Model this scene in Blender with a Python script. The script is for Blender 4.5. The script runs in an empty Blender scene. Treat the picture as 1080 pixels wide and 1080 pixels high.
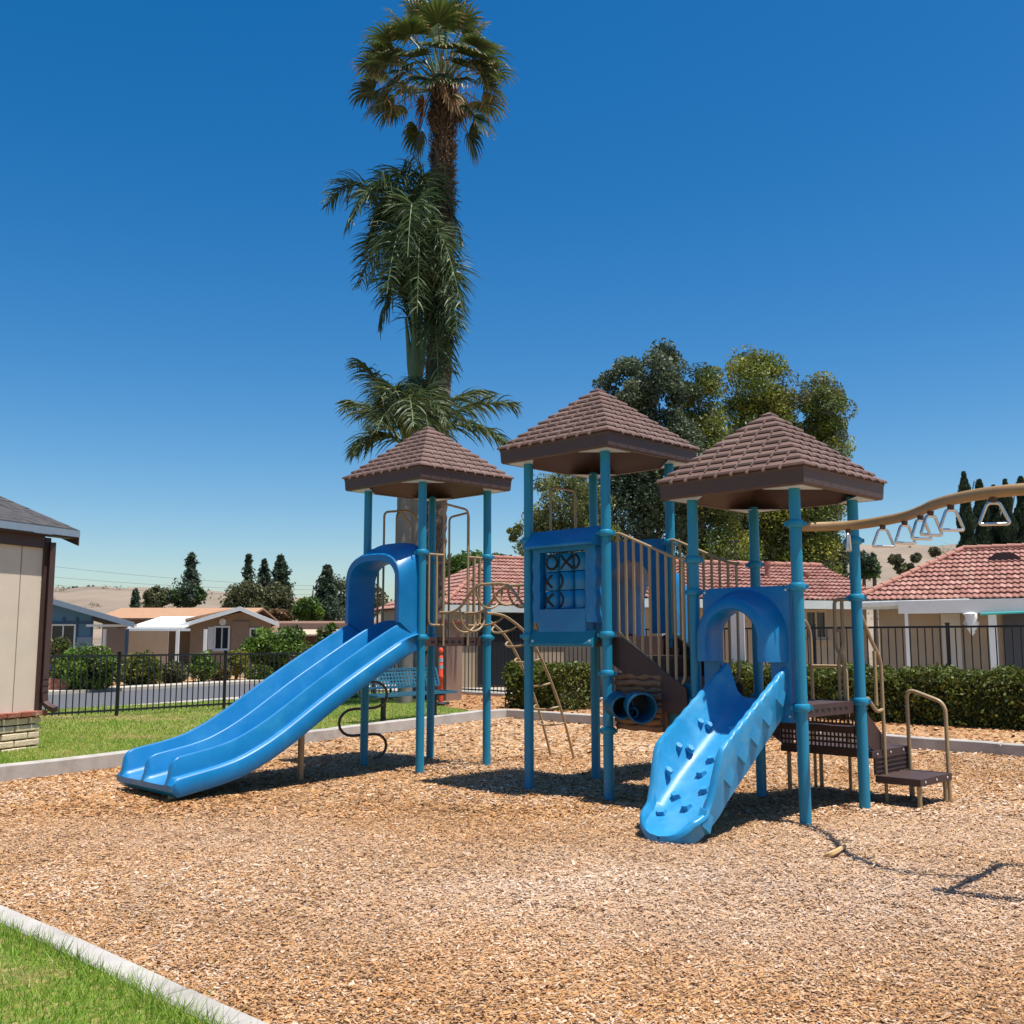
import bpy, math, random
import numpy as np
from mathutils import Vector, Matrix
random.seed(7)
rng = np.random.default_rng(11)
R = math.radians
sc = bpy.context.scene
col = sc.collection

# ------------------------------------------------------------------ camera, light, sky
CAMH, PITCH, FPX = 1.44, R(7.136), 1073.95
cam_d = bpy.data.cameras.new('camera')
cam_d.sensor_width = 36.0
cam_d.lens = FPX/1080*36
cam_d.clip_start = 0.05
cam_d.clip_end = 3000
cam = bpy.data.objects.new('camera', cam_d)
col.objects.link(cam)
cam.location = (0, 0, CAMH)
cam.rotation_euler = (R(90)+PITCH, 0, 0)
sc.camera = cam

SUN = Vector((0.81, -0.50, 3.2)).normalized()      # towards the sun
elev = math.asin(SUN.z)
azim = math.atan2(SUN.x, SUN.y)                    # clockwise from +Y
w = bpy.data.worlds.new('World')
sc.world = w
w.use_nodes = True
nt = w.node_tree
nt.nodes.clear()
sky = nt.nodes.new('ShaderNodeTexSky')
sky.sky_type = 'NISHITA'
sky.sun_disc = False
sky.sun_elevation = elev
sky.sun_rotation = azim
sky.altitude = 300
sky.air_density = 1.0
sky.dust_density = 1.0
sky.ozone_density = 1.8
bgn = nt.nodes.new('ShaderNodeBackground')
bgn.inputs['Strength'].default_value = 0.098
wo = nt.nodes.new('ShaderNodeOutputWorld')
hs = nt.nodes.new('ShaderNodeHueSaturation')
hs.inputs['Saturation'].default_value = 1.49
hs.inputs['Value'].default_value = 1.0
hs.inputs['Hue'].default_value = 0.5
nt.links.new(sky.outputs[0], hs.inputs['Color'])
nt.links.new(hs.outputs[0], bgn.inputs[0])
nt.links.new(bgn.outputs[0], wo.inputs[0])
sd = bpy.data.lights.new('sun', 'SUN')
sd.energy = 5.0
sd.angle = R(0.53)
sd.color = (1.0, 0.955, 0.88)
so = bpy.data.objects.new('sun', sd)
col.objects.link(so)
so.rotation_euler = SUN.to_track_quat('Z', 'Y').to_euler()
so.location = (8, -5, 30)
sc.view_settings.view_transform = 'Standard'
sc.view_settings.look = 'None'
sc.view_settings.exposure = 0.42
sc.view_settings.gamma = 1.0
sc.view_settings.use_curve_mapping = False

# ------------------------------------------------------------------ helpers
def P(px, py, Y):
    """world point seen at a photo pixel, at distance Y along +Y"""
    c, s = math.cos(PITCH), math.sin(PITCH)
    X, U = (px-540)/FPX, -(py-540)/FPX
    d = Vector((X, c-U*s, s+U*c))
    d *= Y/d.y
    return Vector((d.x, d.y, d.z+CAMH))
def G(px, py, z=0.0):
    c, s = math.cos(PITCH), math.sin(PITCH)
    X, U = (px-540)/FPX, -(py-540)/FPX
    d = Vector((X, c-U*s, s+U*c))
    d *= (z-CAMH)/d.z
    return Vector((d.x, d.y, z))

def pmat(name, base, rough=0.55, var=0.12, scale=6.0, bump=0.0, bscale=80.0, metallic=0.0, spec=0.5,
         attr=None, second=None, mixscale=3.0, mixlo=0.45, mixhi=0.65, trans=0.0, coat=0.0, rvar=0.12):
    m = bpy.data.materials.new(name)
    m.use_nodes = True
    n, l = m.node_tree.nodes, m.node_tree.links
    b = n['Principled BSDF']
    b.inputs['Roughness'].default_value = rough
    b.inputs['Metallic'].default_value = metallic
    b.inputs['Specular IOR Level'].default_value = spec
    b.inputs['Coat Weight'].default_value = coat
    tc = n.new('ShaderNodeTexCoord')
    if attr:
        a = n.new('ShaderNodeAttribute')
        a.attribute_name = attr
        csock = a.outputs['Color']
    else:
        r = n.new('ShaderNodeRGB')
        r.outputs[0].default_value = (*base, 1)
        csock = r.outputs[0]
    if second is not None:
        nz = n.new('ShaderNodeTexNoise')
        nz.inputs['Scale'].default_value = mixscale
        nz.inputs['Detail'].default_value = 6
        nz.inputs['Roughness'].default_value = 0.65
        l.new(tc.outputs['Object'], nz.inputs['Vector'])
        mr = n.new('ShaderNodeMapRange')
        mr.inputs['From Min'].default_value = mixlo
        mr.inputs['From Max'].default_value = mixhi
        l.new(nz.outputs['Fac'], mr.inputs['Value'])
        mx = n.new('ShaderNodeMix')
        mx.data_type = 'RGBA'
        l.new(mr.outputs[0], mx.inputs[0])
        l.new(csock, mx.inputs[6])
        mx.inputs[7].default_value = (*second, 1)
        csock = mx.outputs[2]
    if var > 0:
        nz = n.new('ShaderNodeTexNoise')
        nz.inputs['Scale'].default_value = scale
        nz.inputs['Detail'].default_value = 5
        l.new(tc.outputs['Object'], nz.inputs['Vector'])
        mr = n.new('ShaderNodeMapRange')
        mr.inputs['From Min'].default_value = 0.25
        mr.inputs['From Max'].default_value = 0.75
        mr.inputs['To Min'].default_value = 1-var
        mr.inputs['To Max'].default_value = 1+var
        l.new(nz.outputs['Fac'], mr.inputs['Value'])
        vm = n.new('ShaderNodeVectorMath')
        vm.operation = 'SCALE'
        l.new(csock, vm.inputs[0])
        l.new(mr.outputs[0], vm.inputs['Scale'])
        csock = vm.outputs[0]
        if rvar > 0:
            mr2 = n.new('ShaderNodeMapRange')
            mr2.inputs['To Min'].default_value = max(0.02, rough-rvar)
            mr2.inputs['To Max'].default_value = min(1, rough+rvar)
            l.new(nz.outputs['Fac'], mr2.inputs['Value'])
            l.new(mr2.outputs[0], b.inputs['Roughness'])
    l.new(csock, b.inputs['Base Color'])
    if bump > 0:
        nb = n.new('ShaderNodeTexNoise')
        nb.inputs['Scale'].default_value = bscale
        nb.inputs['Detail'].default_value = 4
        l.new(tc.outputs['Object'], nb.inputs['Vector'])
        bn = n.new('ShaderNodeBump')
        bn.inputs['Strength'].default_value = bump
        bn.inputs['Distance'].default_value = 0.01
        l.new(nb.outputs['Fac'], bn.inputs['Height'])
        l.new(bn.outputs[0], b.inputs['Normal'])
    if trans > 0:
        out = n['Material Output']
        tr = n.new('ShaderNodeBsdfTranslucent')
        l.new(csock, tr.inputs['Color'])
        ms = n.new('ShaderNodeMixShader')
        ms.inputs[0].default_value = trans
        l.new(b.outputs[0], ms.inputs[1])
        l.new(tr.outputs[0], ms.inputs[2])
        l.new(ms.outputs[0], out.inputs['Surface'])
    return m

ORIG = {}        # world origin of every object (no rotations are used)
def tag(o, label=None, cat=None, group=None, kind=None):
    if label: o['label'] = label
    if cat: o['category'] = cat
    if group: o['group'] = group
    if kind: o['kind'] = kind
    return o
def empty(name, loc, label=None, cat=None, group=None):
    o = bpy.data.objects.new(name, None)
    o.empty_display_size = 0.2
    col.objects.link(o)
    o.location = loc
    ORIG[o.name] = Vector(loc)
    return tag(o, label, cat, group)
def link_mesh(name, me, parent, org):
    o = bpy.data.objects.new(name, me)
    col.objects.link(o)
    o.location = Vector(org)
    ORIG[o.name] = Vector(org)
    if parent is not None:
        o.parent = parent
        o.matrix_parent_inverse = Matrix.Translation(-ORIG[parent.name])
    return o

def rounded(pts, r, n=5, closed=False):
    pts = [Vector(p) for p in pts]
    out = []
    N = len(pts)
    for i in range(N):
        if not closed and i in (0, N-1):
            out.append(pts[i]); continue
        a, b, c = pts[i-1], pts[i], pts[(i+1) % N]
        d1, d2 = (a-b), (c-b)
        rr = min(r, d1.length*0.49, d2.length*0.49)
        p1, p2 = b+d1.normalized()*rr, b+d2.normalized()*rr
        for k in range(n+1):
            t = k/n
            out.append(p1*(1-t)**2 + b*2*t*(1-t) + p2*t*t)
    return out
def catmull(pts, n=8):
    pts = [Vector(p) for p in pts]
    q = [pts[0]*2-pts[1]]+pts+[pts[-1]*2-pts[-2]]
    out = []
    for i in range(1, len(q)-2):
        for k in range(n):
            t = k/n
            p0, p1, p2, p3 = q[i-1:i+3]
            out.append(0.5*((2*p1)+(p2-p0)*t+(2*p0-5*p1+4*p2-p3)*t*t+(3*p1-p0-3*p2+p3)*t**3))
    out.append(pts[-1])
    return out

class MB:
    def __init__(s):
        s.v, s.f, s.mi = [], [], []
        s.cur = 0
    def add(s, vs, fs):
        o = len(s.v)
        s.v += [tuple(p) for p in vs]
        s.f += [tuple(i+o for i in f) for f in fs]
        s.mi += [s.cur]*len(fs)
        return s
    def box(s, c, size, ax=None):
        c = Vector(c)
        ax = ax or (Vector((1, 0, 0)), Vector((0, 1, 0)), Vector((0, 0, 1)))
        h = [Vector(a)*(d/2) for a, d in zip(ax, size)]
        vs = [c+h[0]*i+h[1]*j+h[2]*k for k in (-1, 1) for j in (-1, 1) for i in (-1, 1)]
        return s.add(vs, [(0, 2, 3, 1), (4, 5, 7, 6), (0, 1, 5, 4), (2, 6, 7, 3), (0, 4, 6, 2), (1, 3, 7, 5)])
    def bar(s, a, b, w, h, up=Vector((0, 0, 1))):
        a, b = Vector(a), Vector(b)
        d = (b-a)
        L = d.length
        d.normalize()
        sd = d.cross(up).normalized()
        u2 = sd.cross(d)
        return s.box((a+b)/2, (L, w, h), (d, sd, u2))
    def tube(s, pts, r, n=10, closed=False, cap=True):
        pts = [Vector(p) for p in pts]
        rs = r if isinstance(r, (list, tuple)) else [r]*len(pts)
        N = len(pts)
        tang = []
        for i in range(N):
            if closed: t = pts[(i+1) % N]-pts[i-1]
            else: t = pts[min(i+1, N-1)]-pts[max(i-1, 0)]
            tang.append(t.normalized())
        up = Vector((0, 0, 1)) if abs(tang[0].z) < 0.9 else Vector((1, 0, 0))
        nr = (up-tang[0]*up.dot(tang[0])).normalized()
        vs = []
        for i in range(N):
            nr = (nr-tang[i]*nr.dot(tang[i])).normalized()
            bn = tang[i].cross(nr)
            for k in range(n):
                a = 2*math.pi*k/n
                vs.append(pts[i]+(nr*math.cos(a)+bn*math.sin(a))*rs[i])
        fs = []
        M = N if closed else N-1
        for i in range(M):
            j = (i+1) % N
            for k in range(n):
                k2 = (k+1) % n
                fs.append((i*n+k, i*n+k2, j*n+k2, j*n+k))
        if cap and not closed:
            fs.append(tuple(range(n-1, -1, -1)))
            fs.append(tuple((N-1)*n+k for k in range(n)))
        return s.add(vs, fs)
    def lathe(s, c, prof, n=16, ax=None):
        """prof: (radius, height) pairs about the axis ax[2] through c"""
        c = Vector(c)
        ax = ax or (Vector((1, 0, 0)), Vector((0, 1, 0)), Vector((0, 0, 1)))
        vs = []
        for r, z in prof:
            for k in range(n):
                a = 2*math.pi*k/n
                vs.append(c+ax[0]*(r*math.cos(a))+ax[1]*(r*math.sin(a))+ax[2]*z)
        fs = []
        for i in range(len(prof)-1):
            for k in range(n):
                k2 = (k+1) % n
                fs.append((i*n+k, i*n+k2, (i+1)*n+k2, (i+1)*n+k))
        if prof[0][0] > 1e-4: fs.append(tuple(range(n-1, -1, -1)))
        if prof[-1][0] > 1e-4: fs.append(tuple((len(prof)-1)*n+k for k in range(n)))
        return s.add(vs, fs)
    def prism(s, poly, d):
        d = Vector(d)
        n = len(poly)
        vs = [Vector(p) for p in poly]+[Vector(p)+d for p in poly]
        fs = [tuple(range(n-1, -1, -1)), tuple(range(n, 2*n))]
        fs += [(i, (i+1) % n, n+(i+1) % n, n+i) for i in range(n)]
        return s.add(vs, fs)
    def grid(s, rows, closed_u=False):
        n = len(rows[0])
        vs = [p for r in rows for p in r]
        fs = []
        for i in range(len(rows)-1):
            for k in range(n if closed_u else n-1):
                k2 = (k+1) % n
                fs.append((i*n+k, i*n+k2, (i+1)*n+k2, (i+1)*n+k))
        return s.add(vs, fs)
    def build(s, name, mat, parent=None, smooth=0, bev=0, label=None, cat=None, group=None, kind=None, flip=False):
        a = np.array(s.v, dtype=float)
        lo, hi = a.min(0), a.max(0)
        org = Vector(((lo[0]+hi[0])/2, (lo[1]+hi[1])/2, lo[2]))
        me = bpy.data.meshes.new(name)
        me.from_pydata((a-np.array(org)).tolist(), [], s.f)
        mats = mat if isinstance(mat, (list, tuple)) else [mat]
        for m in mats: me.materials.append(m)
        if len(mats) > 1: me.polygons.foreach_set('material_index', s.mi)
        import bmesh
        bm = bmesh.new(); bm.from_mesh(me)
        bmesh.ops.recalc_face_normals(bm, faces=bm.faces)
        bm.to_mesh(me); bm.free()
        if smooth:
            me.polygons.foreach_set('use_smooth', [True]*len(me.polygons))
            me.set_sharp_from_angle(angle=R(smooth))
        me.update()
        o = link_mesh(name, me, parent, org)
        if bev:
            md = o.modifiers.new('bevel', 'BEVEL')
            md.width = bev; md.segments = 2; md.limit_method = 'ANGLE'; md.angle_limit = R(40)
        return tag(o, label, cat, group, kind)

def quad_cloud(name, quads, colors, mat, parent=None, nv=4, label=None, cat=None, group=None, kind=None):
    """quads: (N, nv, 3) array of separate faces; colors: (N,3) face colours"""
    quads = np.asarray(quads, dtype=np.float64)
    N = len(quads)
    v = quads.reshape(-1, 3)
    lo, hi = v.min(0), v.max(0)
    org = np.array([(lo[0]+hi[0])/2, (lo[1]+hi[1])/2, lo[2]])
    me = bpy.data.meshes.new(name)
    me.vertices.add(N*nv)
    me.vertices.foreach_set('co', (v-org).ravel().astype(np.float32))
    me.loops.add(N*nv)
    me.loops.foreach_set('vertex_index', np.arange(N*nv, dtype=np.int32))
    me.polygons.add(N)
    me.polygons.foreach_set('loop_start', np.arange(0, N*nv, nv, dtype=np.int32))
    me.update(calc_edges=True)
    a = me.attributes.new('col', 'FLOAT_COLOR', 'FACE')
    c4 = np.ones((N, 4), dtype=np.float32)
    c4[:, :3] = np.clip(colors, 0, 1)
    a.data.foreach_set('color', c4.ravel())
    me.materials.append(mat)
    o = link_mesh(name, me, parent, org)
    return tag(o, label, cat, group, kind)

def unit(a): return a/np.maximum(np.linalg.norm(a, axis=-1, keepdims=True), 1e-9)
def leaf_quads(centers, L, W, bias=(0, 0, 0.3)):
    n = len(centers)
    d = unit(rng.normal(size=(n, 3)))
    nrm = unit(rng.normal(size=(n, 3))+np.array(bias))
    sd = unit(np.cross(d, nrm))
    L = np.asarray(L).reshape(-1, 1) if np.ndim(L) else L
    W = np.asarray(W).reshape(-1, 1) if np.ndim(W) else W
    return np.stack([centers-d*L, centers+sd*W, centers+d*L, centers-sd*W], axis=1)

# ------------------------------------------------------------------ materials
M = {}
M['post'] = pmat('powder_coat_blue', (0.008, 0.225, 0.375), 0.42, 0.06, 5)
M['plastic'] = pmat('moulded_blue_plastic', (0.0015, 0.172, 0.42), 0.40, 0.09, 4, bump=0.07, bscale=140, second=(0.018, 0.225, 0.45), mixscale=2.6, mixlo=0.5, mixhi=0.76, rvar=0.16)
M['drum'] = pmat('dark_blue_drum', (0.004, 0.11, 0.215), 0.45, 0.1)
M['ramp'] = pmat('sun_bleached_blue_plastic', (0.018, 0.25, 0.50), 0.42, 0.10, 5, bump=0.1, bscale=120, second=(0.075, 0.33, 0.55), mixscale=3.5, mixlo=0.46, mixhi=0.70, rvar=0.16)
M['tile_blue'] = pmat('game_tile_blue', (0.004, 0.19, 0.42), 0.4, 0.06)
M['ink'] = pmat('black_marking', (0.008, 0.008, 0.01), 0.6, 0)
M['roof_shaded'] = pmat('shaded_brown_roof_plastic', (0.078, 0.043, 0.035), 0.5, 0.10, 7, bump=0.1, bscale=90, spec=0.5)  # fascia and underside: shade put into the plastic's colour
M['roof_lit'] = pmat('lit_brown_roof_plastic', (0.165, 0.098, 0.075), 0.6, 0.14, 5, bump=0.12, bscale=90, spec=0.4, second=(0.21, 0.135, 0.112), mixscale=2.2, mixlo=0.5, mixhi=0.75)  # shingles: same plastic, with sunlight put into a lighter colour
M['beige'] = pmat('beige_pipe', (0.36, 0.255, 0.135), 0.4, 0.08, 9)
M['deck'] = pmat('brown_deck_coating', (0.056, 0.030, 0.025), 0.6, 0.14, 12, bump=0.15, bscale=200)
M['galv'] = pmat('galvanised_plate', (0.52, 0.62, 0.68), 0.45, 0.06, 10)
M['chrome'] = pmat('chrome_handle', (0.62, 0.60, 0.57), 0.28, 0.06, metallic=0.9)
M['bolt'] = pmat('bolt_steel', (0.7, 0.7, 0.7), 0.35, 0, metallic=0.6)
M['bark_panel'] = pmat('tan_log_panel', (0.21, 0.115, 0.06), 0.7, 0.2, 10, bump=0.3, bscale=40)
M['teal'] = pmat('teal_sheet', (0.012, 0.17, 0.25), 0.45, 0.1)
M['black'] = pmat('black_fence_paint', (0.012, 0.012, 0.014), 0.5, 0.1)
M['stucco'] = pmat('tan_stucco', (0.36, 0.275, 0.19), 0.9, 0.08, 3, bump=0.3, bscale=60)
M['stucco_pink'] = pmat('brown_stucco', (0.25, 0.165, 0.12), 0.9, 0.08, 3, bump=0.3, bscale=60)
M['white'] = pmat('white_paint', (0.74, 0.74, 0.70), 0.6, 0.05, 4)
M['fascia'] = pmat('pale_green_grey_paint', (0.56, 0.60, 0.56), 0.6, 0.06, 4)
M['glass'] = pmat('dark_window_glass', (0.02, 0.025, 0.03), 0.08, 0)
M['screen'] = pmat('grey_screen_door', (0.07, 0.07, 0.075), 0.5, 0.1)
M['concrete'] = pmat('concrete_kerb', (0.43, 0.40, 0.36), 0.85, 0.12, 6, bump=0.25, bscale=70, second=(0.25, 0.215, 0.18), mixscale=1.6, mixlo=0.48, mixhi=0.72)
M['asphalt'] = pmat('asphalt', (0.10, 0.10, 0.105), 0.9, 0.15, 3, bump=0.2, bscale=90)
M['leaf'] = pmat('leaves', (0.1, 0.1, 0.1), 0.5, 0, attr='col', trans=0.28, spec=0.35)
M['dryleaf'] = pmat('dry_leaves', (0.1, 0.1, 0.1), 0.7, 0, attr='col', trans=0.15, spec=0.2)
M['chip'] = pmat('wood_chips', (0.1, 0.1, 0.1), 0.75, 0, attr='col', spec=0.25)
M['attr'] = pmat('roof_tiles', (0.1, 0.1, 0.1), 0.8, 0.1, 14, attr='col', spec=0.25)
M['trunk'] = pmat('bark', (0.14, 0.095, 0.065), 0.9, 0.25, 8, bump=0.5, bscale=25)
M['palmgrey'] = pmat('smooth_palm_bark', (0.20, 0.18, 0.16), 0.85, 0.2, 4, bump=0.35, bscale=12)
M['palmgreen'] = pmat('palm_crownshaft', (0.10, 0.15, 0.05), 0.5, 0.2, 6)
M['brick'] = pmat('slump_block', (0.68, 0.55, 0.37), 0.9, 0.16, 14, bump=0.5, bscale=40)
M['redbrick'] = pmat('red_brick_cap', (0.27, 0.075, 0.04), 0.85, 0.2, 14, bump=0.4, bscale=50, second=(0.40, 0.24, 0.18), mixscale=8)
M['mortar'] = pmat('mortar', (0.16, 0.14, 0.11), 0.95, 0.1)
M['siding'] = pmat('beige_siding', (0.66, 0.55, 0.43), 0.8, 0.06, 3, bump=0.12, bscale=40)
M['darktrim'] = pmat('maroon_brown_trim', (0.066, 0.034, 0.028), 0.55, 0.1, 6)
M['shingle'] = pmat('asphalt_shingle', (0.062, 0.058, 0.058), 0.9, 0.35, 9, bump=0.4, bscale=60)
M['bluegrey'] = pmat('pale_blue_fascia', (0.20, 0.265, 0.33), 0.6, 0.06)
M['bluesiding'] = pmat('blue_siding', (0.085, 0.20, 0.31), 0.75, 0.08, 2)
M['bluetrim'] = pmat('dark_blue_trim', (0.03, 0.085, 0.15), 0.6, 0.05)
M['tanwall'] = pmat('tan_siding', (0.34, 0.235, 0.155), 0.85, 0.08, 2)
M['orangeroof'] = pmat('tan_composition_roof', (0.40, 0.225, 0.125), 0.9, 0.12, 4, bump=0.2)
M['brownroof'] = pmat('brown_composition_roof', (0.21, 0.115, 0.07), 0.9, 0.12, 4)
M['orange'] = pmat('orange_delineator', (0.75, 0.075, 0.02), 0.5, 0.08)
M['reflect'] = pmat('grey_reflective_band', (0.36, 0.40, 0.43), 0.35, 0.1)
M['bench'] = pmat('bench_blue_coating', (0.022, 0.125, 0.19), 0.5, 0.1)
M['hill'] = pmat('dry_grass_hill', (0.25, 0.19, 0.135), 0.95, 0.2, 0.05, second=(0.165, 0.14, 0.085), mixscale=0.06, mixlo=0.5, mixhi=0.72)
M['soil'] = pmat('dry_ground', (0.24, 0.18, 0.11), 0.95, 0.2, 0.8, bump=0.3, bscale=10)
M['terracotta'] = pmat('terracotta_ridge', (0.37, 0.165, 0.12), 0.8, 0.15)
M['tealhose'] = pmat('teal_awning_bar', (0.05, 0.38, 0.36), 0.5, 0)
M['bag'] = pmat('white_plastic_bag', (0.72, 0.72, 0.70), 0.4, 0.1, 12)
M['yellow'] = pmat('yellow_plastic', (0.62, 0.38, 0.04), 0.5, 0.1)
M['wire'] = pmat('overhead_wire', (0.05, 0.05, 0.055), 0.7, 0)
M['aqua'] = pmat('aqua_awning', (0.10, 0.42, 0.36), 0.6, 0.05)

# wood-chip bed and lawn base materials with their own patches
def ground_mat(name, cols, scale, bump, fine):
    m = bpy.data.materials.new(name)
    m.use_nodes = True
    n, l = m.node_tree.nodes, m.node_tree.links
    b = n['Principled BSDF']
    b.inputs['Roughness'].default_value = 0.9
    b.inputs['Specular IOR Level'].default_value = 0.2
    tc = n.new('ShaderNodeTexCoord')
    vo = n.new('ShaderNodeTexVoronoi')
    vo.inputs['Scale'].default_value = fine
    l.new(tc.outputs['Object'], vo.inputs['Vector'])
    nz = n.new('ShaderNodeTexNoise')
    nz.inputs['Scale'].default_value = scale
    nz.inputs['Detail'].default_value = 8
    l.new(tc.outputs['Object'], nz.inputs['Vector'])
    sep = n.new('ShaderNodeSeparateColor')
    l.new(vo.outputs['Color'], sep.inputs[0])
    ad = n.new('ShaderNodeMath')
    ad.operation = 'MULTIPLY_ADD'
    ad.inputs[1].default_value = 0.55
    l.new(sep.outputs[0], ad.inputs[0])
    l.new(nz.outputs['Fac'], ad.inputs[2])
    cr = n.new('ShaderNodeValToRGB')
    el = cr.color_ramp.elements
    el[0].position, el[0].color = 0.3, (*cols[0], 1)
    el[1].position, el[1].color = 1.0, (*cols[-1], 1)
    for i, c in enumerate(cols[1:-1]):
        e = el.new(0.3+0.7*(i+1)/(len(cols)-1))
        e.color = (*c, 1)
    l.new(ad.outputs[0], cr.inputs[0])
    l.new(cr.outputs[0], b.inputs['Base Color'])
    bn = n.new('ShaderNodeBump')
    bn.inputs['Strength'].default_value = bump
    bn.inputs['Distance'].default_value = 0.02
    l.new(vo.outputs['Distance'], bn.inputs['Height'])
    l.new(bn.outputs[0], b.inputs['Normal'])
    return m
M['chipbed'] = ground_mat('chip_bed', [(0.34, 0.19, 0.085), (0.44, 0.25, 0.11), (0.52, 0.33, 0.17), (0.56, 0.42, 0.28)], 0.5, 0.3, 60)
M['lawn'] = ground_mat('lawn_soil', [(0.06, 0.11, 0.015), (0.11, 0.18, 0.025), (0.18, 0.20, 0.04), (0.30, 0.25, 0.09)], 0.7, 0.5, 30)
M['mulch'] = ground_mat('bark_mulch', [(0.16, 0.07, 0.03), (0.34, 0.16, 0.06), (0.46, 0.26, 0.12), (0.55, 0.38, 0.22)], 0.9, 0.9, 26)

# ------------------------------------------------------------------ setting: ground, chips, lawns, kerbs, road, hills
U = Vector((1, -1, 0))/math.sqrt(2)
V = Vector((1, 1, 0))/math.sqrt(2)
Z = Vector((0, 0, 1))

def sheet(name, poly, z, mat, kind='structure', thick=None):
    mb = MB()
    if thick: mb.prism([Vector((x, y, z-thick)) for x, y in poly], (0, 0, thick))
    else: mb.add([Vector((x, y, z)) for x, y in poly], [tuple(range(len(poly)))])
    return mb.build(name, mat, kind=kind)

sheet('ground', [(-900, -300), (900, -300), (900, 1500), (-900, 1500)], -0.35, M['soil'])
C0, C1, C2, C3 = (-6.24, 8.88), (-3.07, 14.0), (-0.45, 18.75), (-0.1, 19.1)
CR = (16.0, 3.05)
CF = (4.2, -0.89)
FRONT_L = (-6.24, 8.88)
chips_poly = [C0, (-4.9, 11.0), C1, C2, C3, CR, (16, -6), (9.3, -6)]
sheet('wood_chip_ground', chips_poly, 0.0, M['chipbed'], thick=0.3)

# kerbs (extruded along a line, with a worn, slightly uneven top)
def kerb(name, pts, wdt, top, side):
    """pts along the chip side; the kerb lies to the given side of the line"""
    pts = [Vector((p[0], p[1], 0)) for p in pts]
    dens = []
    for a, b in zip(pts[:-1], pts[1:]):
        n = max(1, int((b-a).length/0.4))
        dens += [a.lerp(b, k/n) for k in range(n)]
    dens.append(pts[-1])
    d2, jt = [], []
    for i, p in enumerate(dens):
        d2.append(p); jt.append(False)
        if i % 6 == 4 and i < len(dens)-1:
            q = dens[i+1]
            for f_, dip in ((0.47, False), (0.485, True), (0.515, True), (0.53, False)):
                d2.append(p.lerp(q, f_)); jt.append(dip)
    dens = d2
    rows = []
    for i, p in enumerate(dens):
        t = (dens[min(i+1, len(dens)-1)]-dens[max(i-1, 0)]).normalized()
        nrm = Vector((-t.y, t.x, 0))*side
        j = random.uniform(-0.005, 0.005)-(0.02 if jt[i] else 0)
        rows.append([p+Vector((0, 0, -0.2)), p+Vector((0, 0, top-0.012+j)), p+nrm*0.012+Vector((0, 0, top+j)),
                     p+nrm*(wdt-0.012)+Vector((0, 0, top+j)), p+nrm*wdt+Vector((0, 0, top-0.012+j)), p+nrm*wdt+Vector((0, 0, -0.2))])
    mb = MB().grid(rows)
    mb.add(rows[0], [tuple(range(6))]); mb.add(rows[-1], [tuple(range(5, -1, -1))])
    return mb.build(name, M['concrete'], smooth=35, kind='structure')
kerb('lawn_kerb', [C0, (-4.9, 11.0), C1, (-1.6, 16.7), C2], 0.16, 0.17, 1)
kerb('far_kerb', [C2, C3, CR], 0.16, 0.16, 1)
kerb('front_kerb', [C0, (-2.72, 5.59), (-1.11, 4.09), CF, (9.3, -6)], 0.135, 0.07, -1)

# lawn beyond the left kerb, running past the fence, then dropping to the road
off = Vector((-0.86, 0.5, 0))*0.155
lawn_poly = [(-6.38, 8.96), (-5.04, 11.08), (-3.2, 14.08), (-1.72, 16.78), (-0.62, 18.9), (-1.0, 19.9), (-1.6, 21.0), (-2.2, 24.4), (-3.2, 26.6), (-9.0, 19.6), (-14, 13.3), (-14, 6)]
sheet('lawn', lawn_poly, 0.11, M['lawn'], thick=0.4)
sheet('front_lawn', [(-6.34, 8.85), (-2.79, 5.53), (-1.17, 4.03), (4.14, -0.95), (9.2, -6.2), (-14, -6), (-14, 6)], 0.055, M['lawn'], thick=0.3)
# bark strip between far kerb and fence
sheet('bark_strip', [(-0.52, 18.95), (-0.05, 19.3), (16.1, 3.16), (24, 8), (9, 22), (-0.8, 26.2), (-2.1, 26.4), (-2.1, 24.3), (-1.5, 21.0), (-0.95, 20.0)], 0.10, M['mulch'], thick=0.35)
# road
rd = Vector((0.45, 0.893, 0)); rn = Vector((0.893, -0.45, 0))
def road_pt(a, s): return (-9.6+rn.x*(-a)+rd.x*s, 25.6-rn.y*a+rd.y*s)
sheet('road', [road_pt(0, -60), road_pt(0, 120), road_pt(7.2, 120), road_pt(7.2, -60)], -0.27, M['asphalt'])
for nm, a0, a1, zt in (('near_pavement', -1.0, 0.0, -0.17), ('far_pavement', 7.2, 8.3, -0.17)):
    q = [road_pt(a0, -60), road_pt(a0, 120), road_pt(a1, 120), road_pt(a1, -60)]
    sheet(nm, q, zt, pmat(nm+'_concrete', (0.46, 0.41, 0.34), 0.85, 0.1, 1.5), thick=0.15)
q = [road_pt(8.3, -60), road_pt(8.3, 60), road_pt(12.5, 60), road_pt(12.5, -60)]
sheet('front_gardens', q, -0.22, M['mulch'], thick=0.1)

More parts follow.
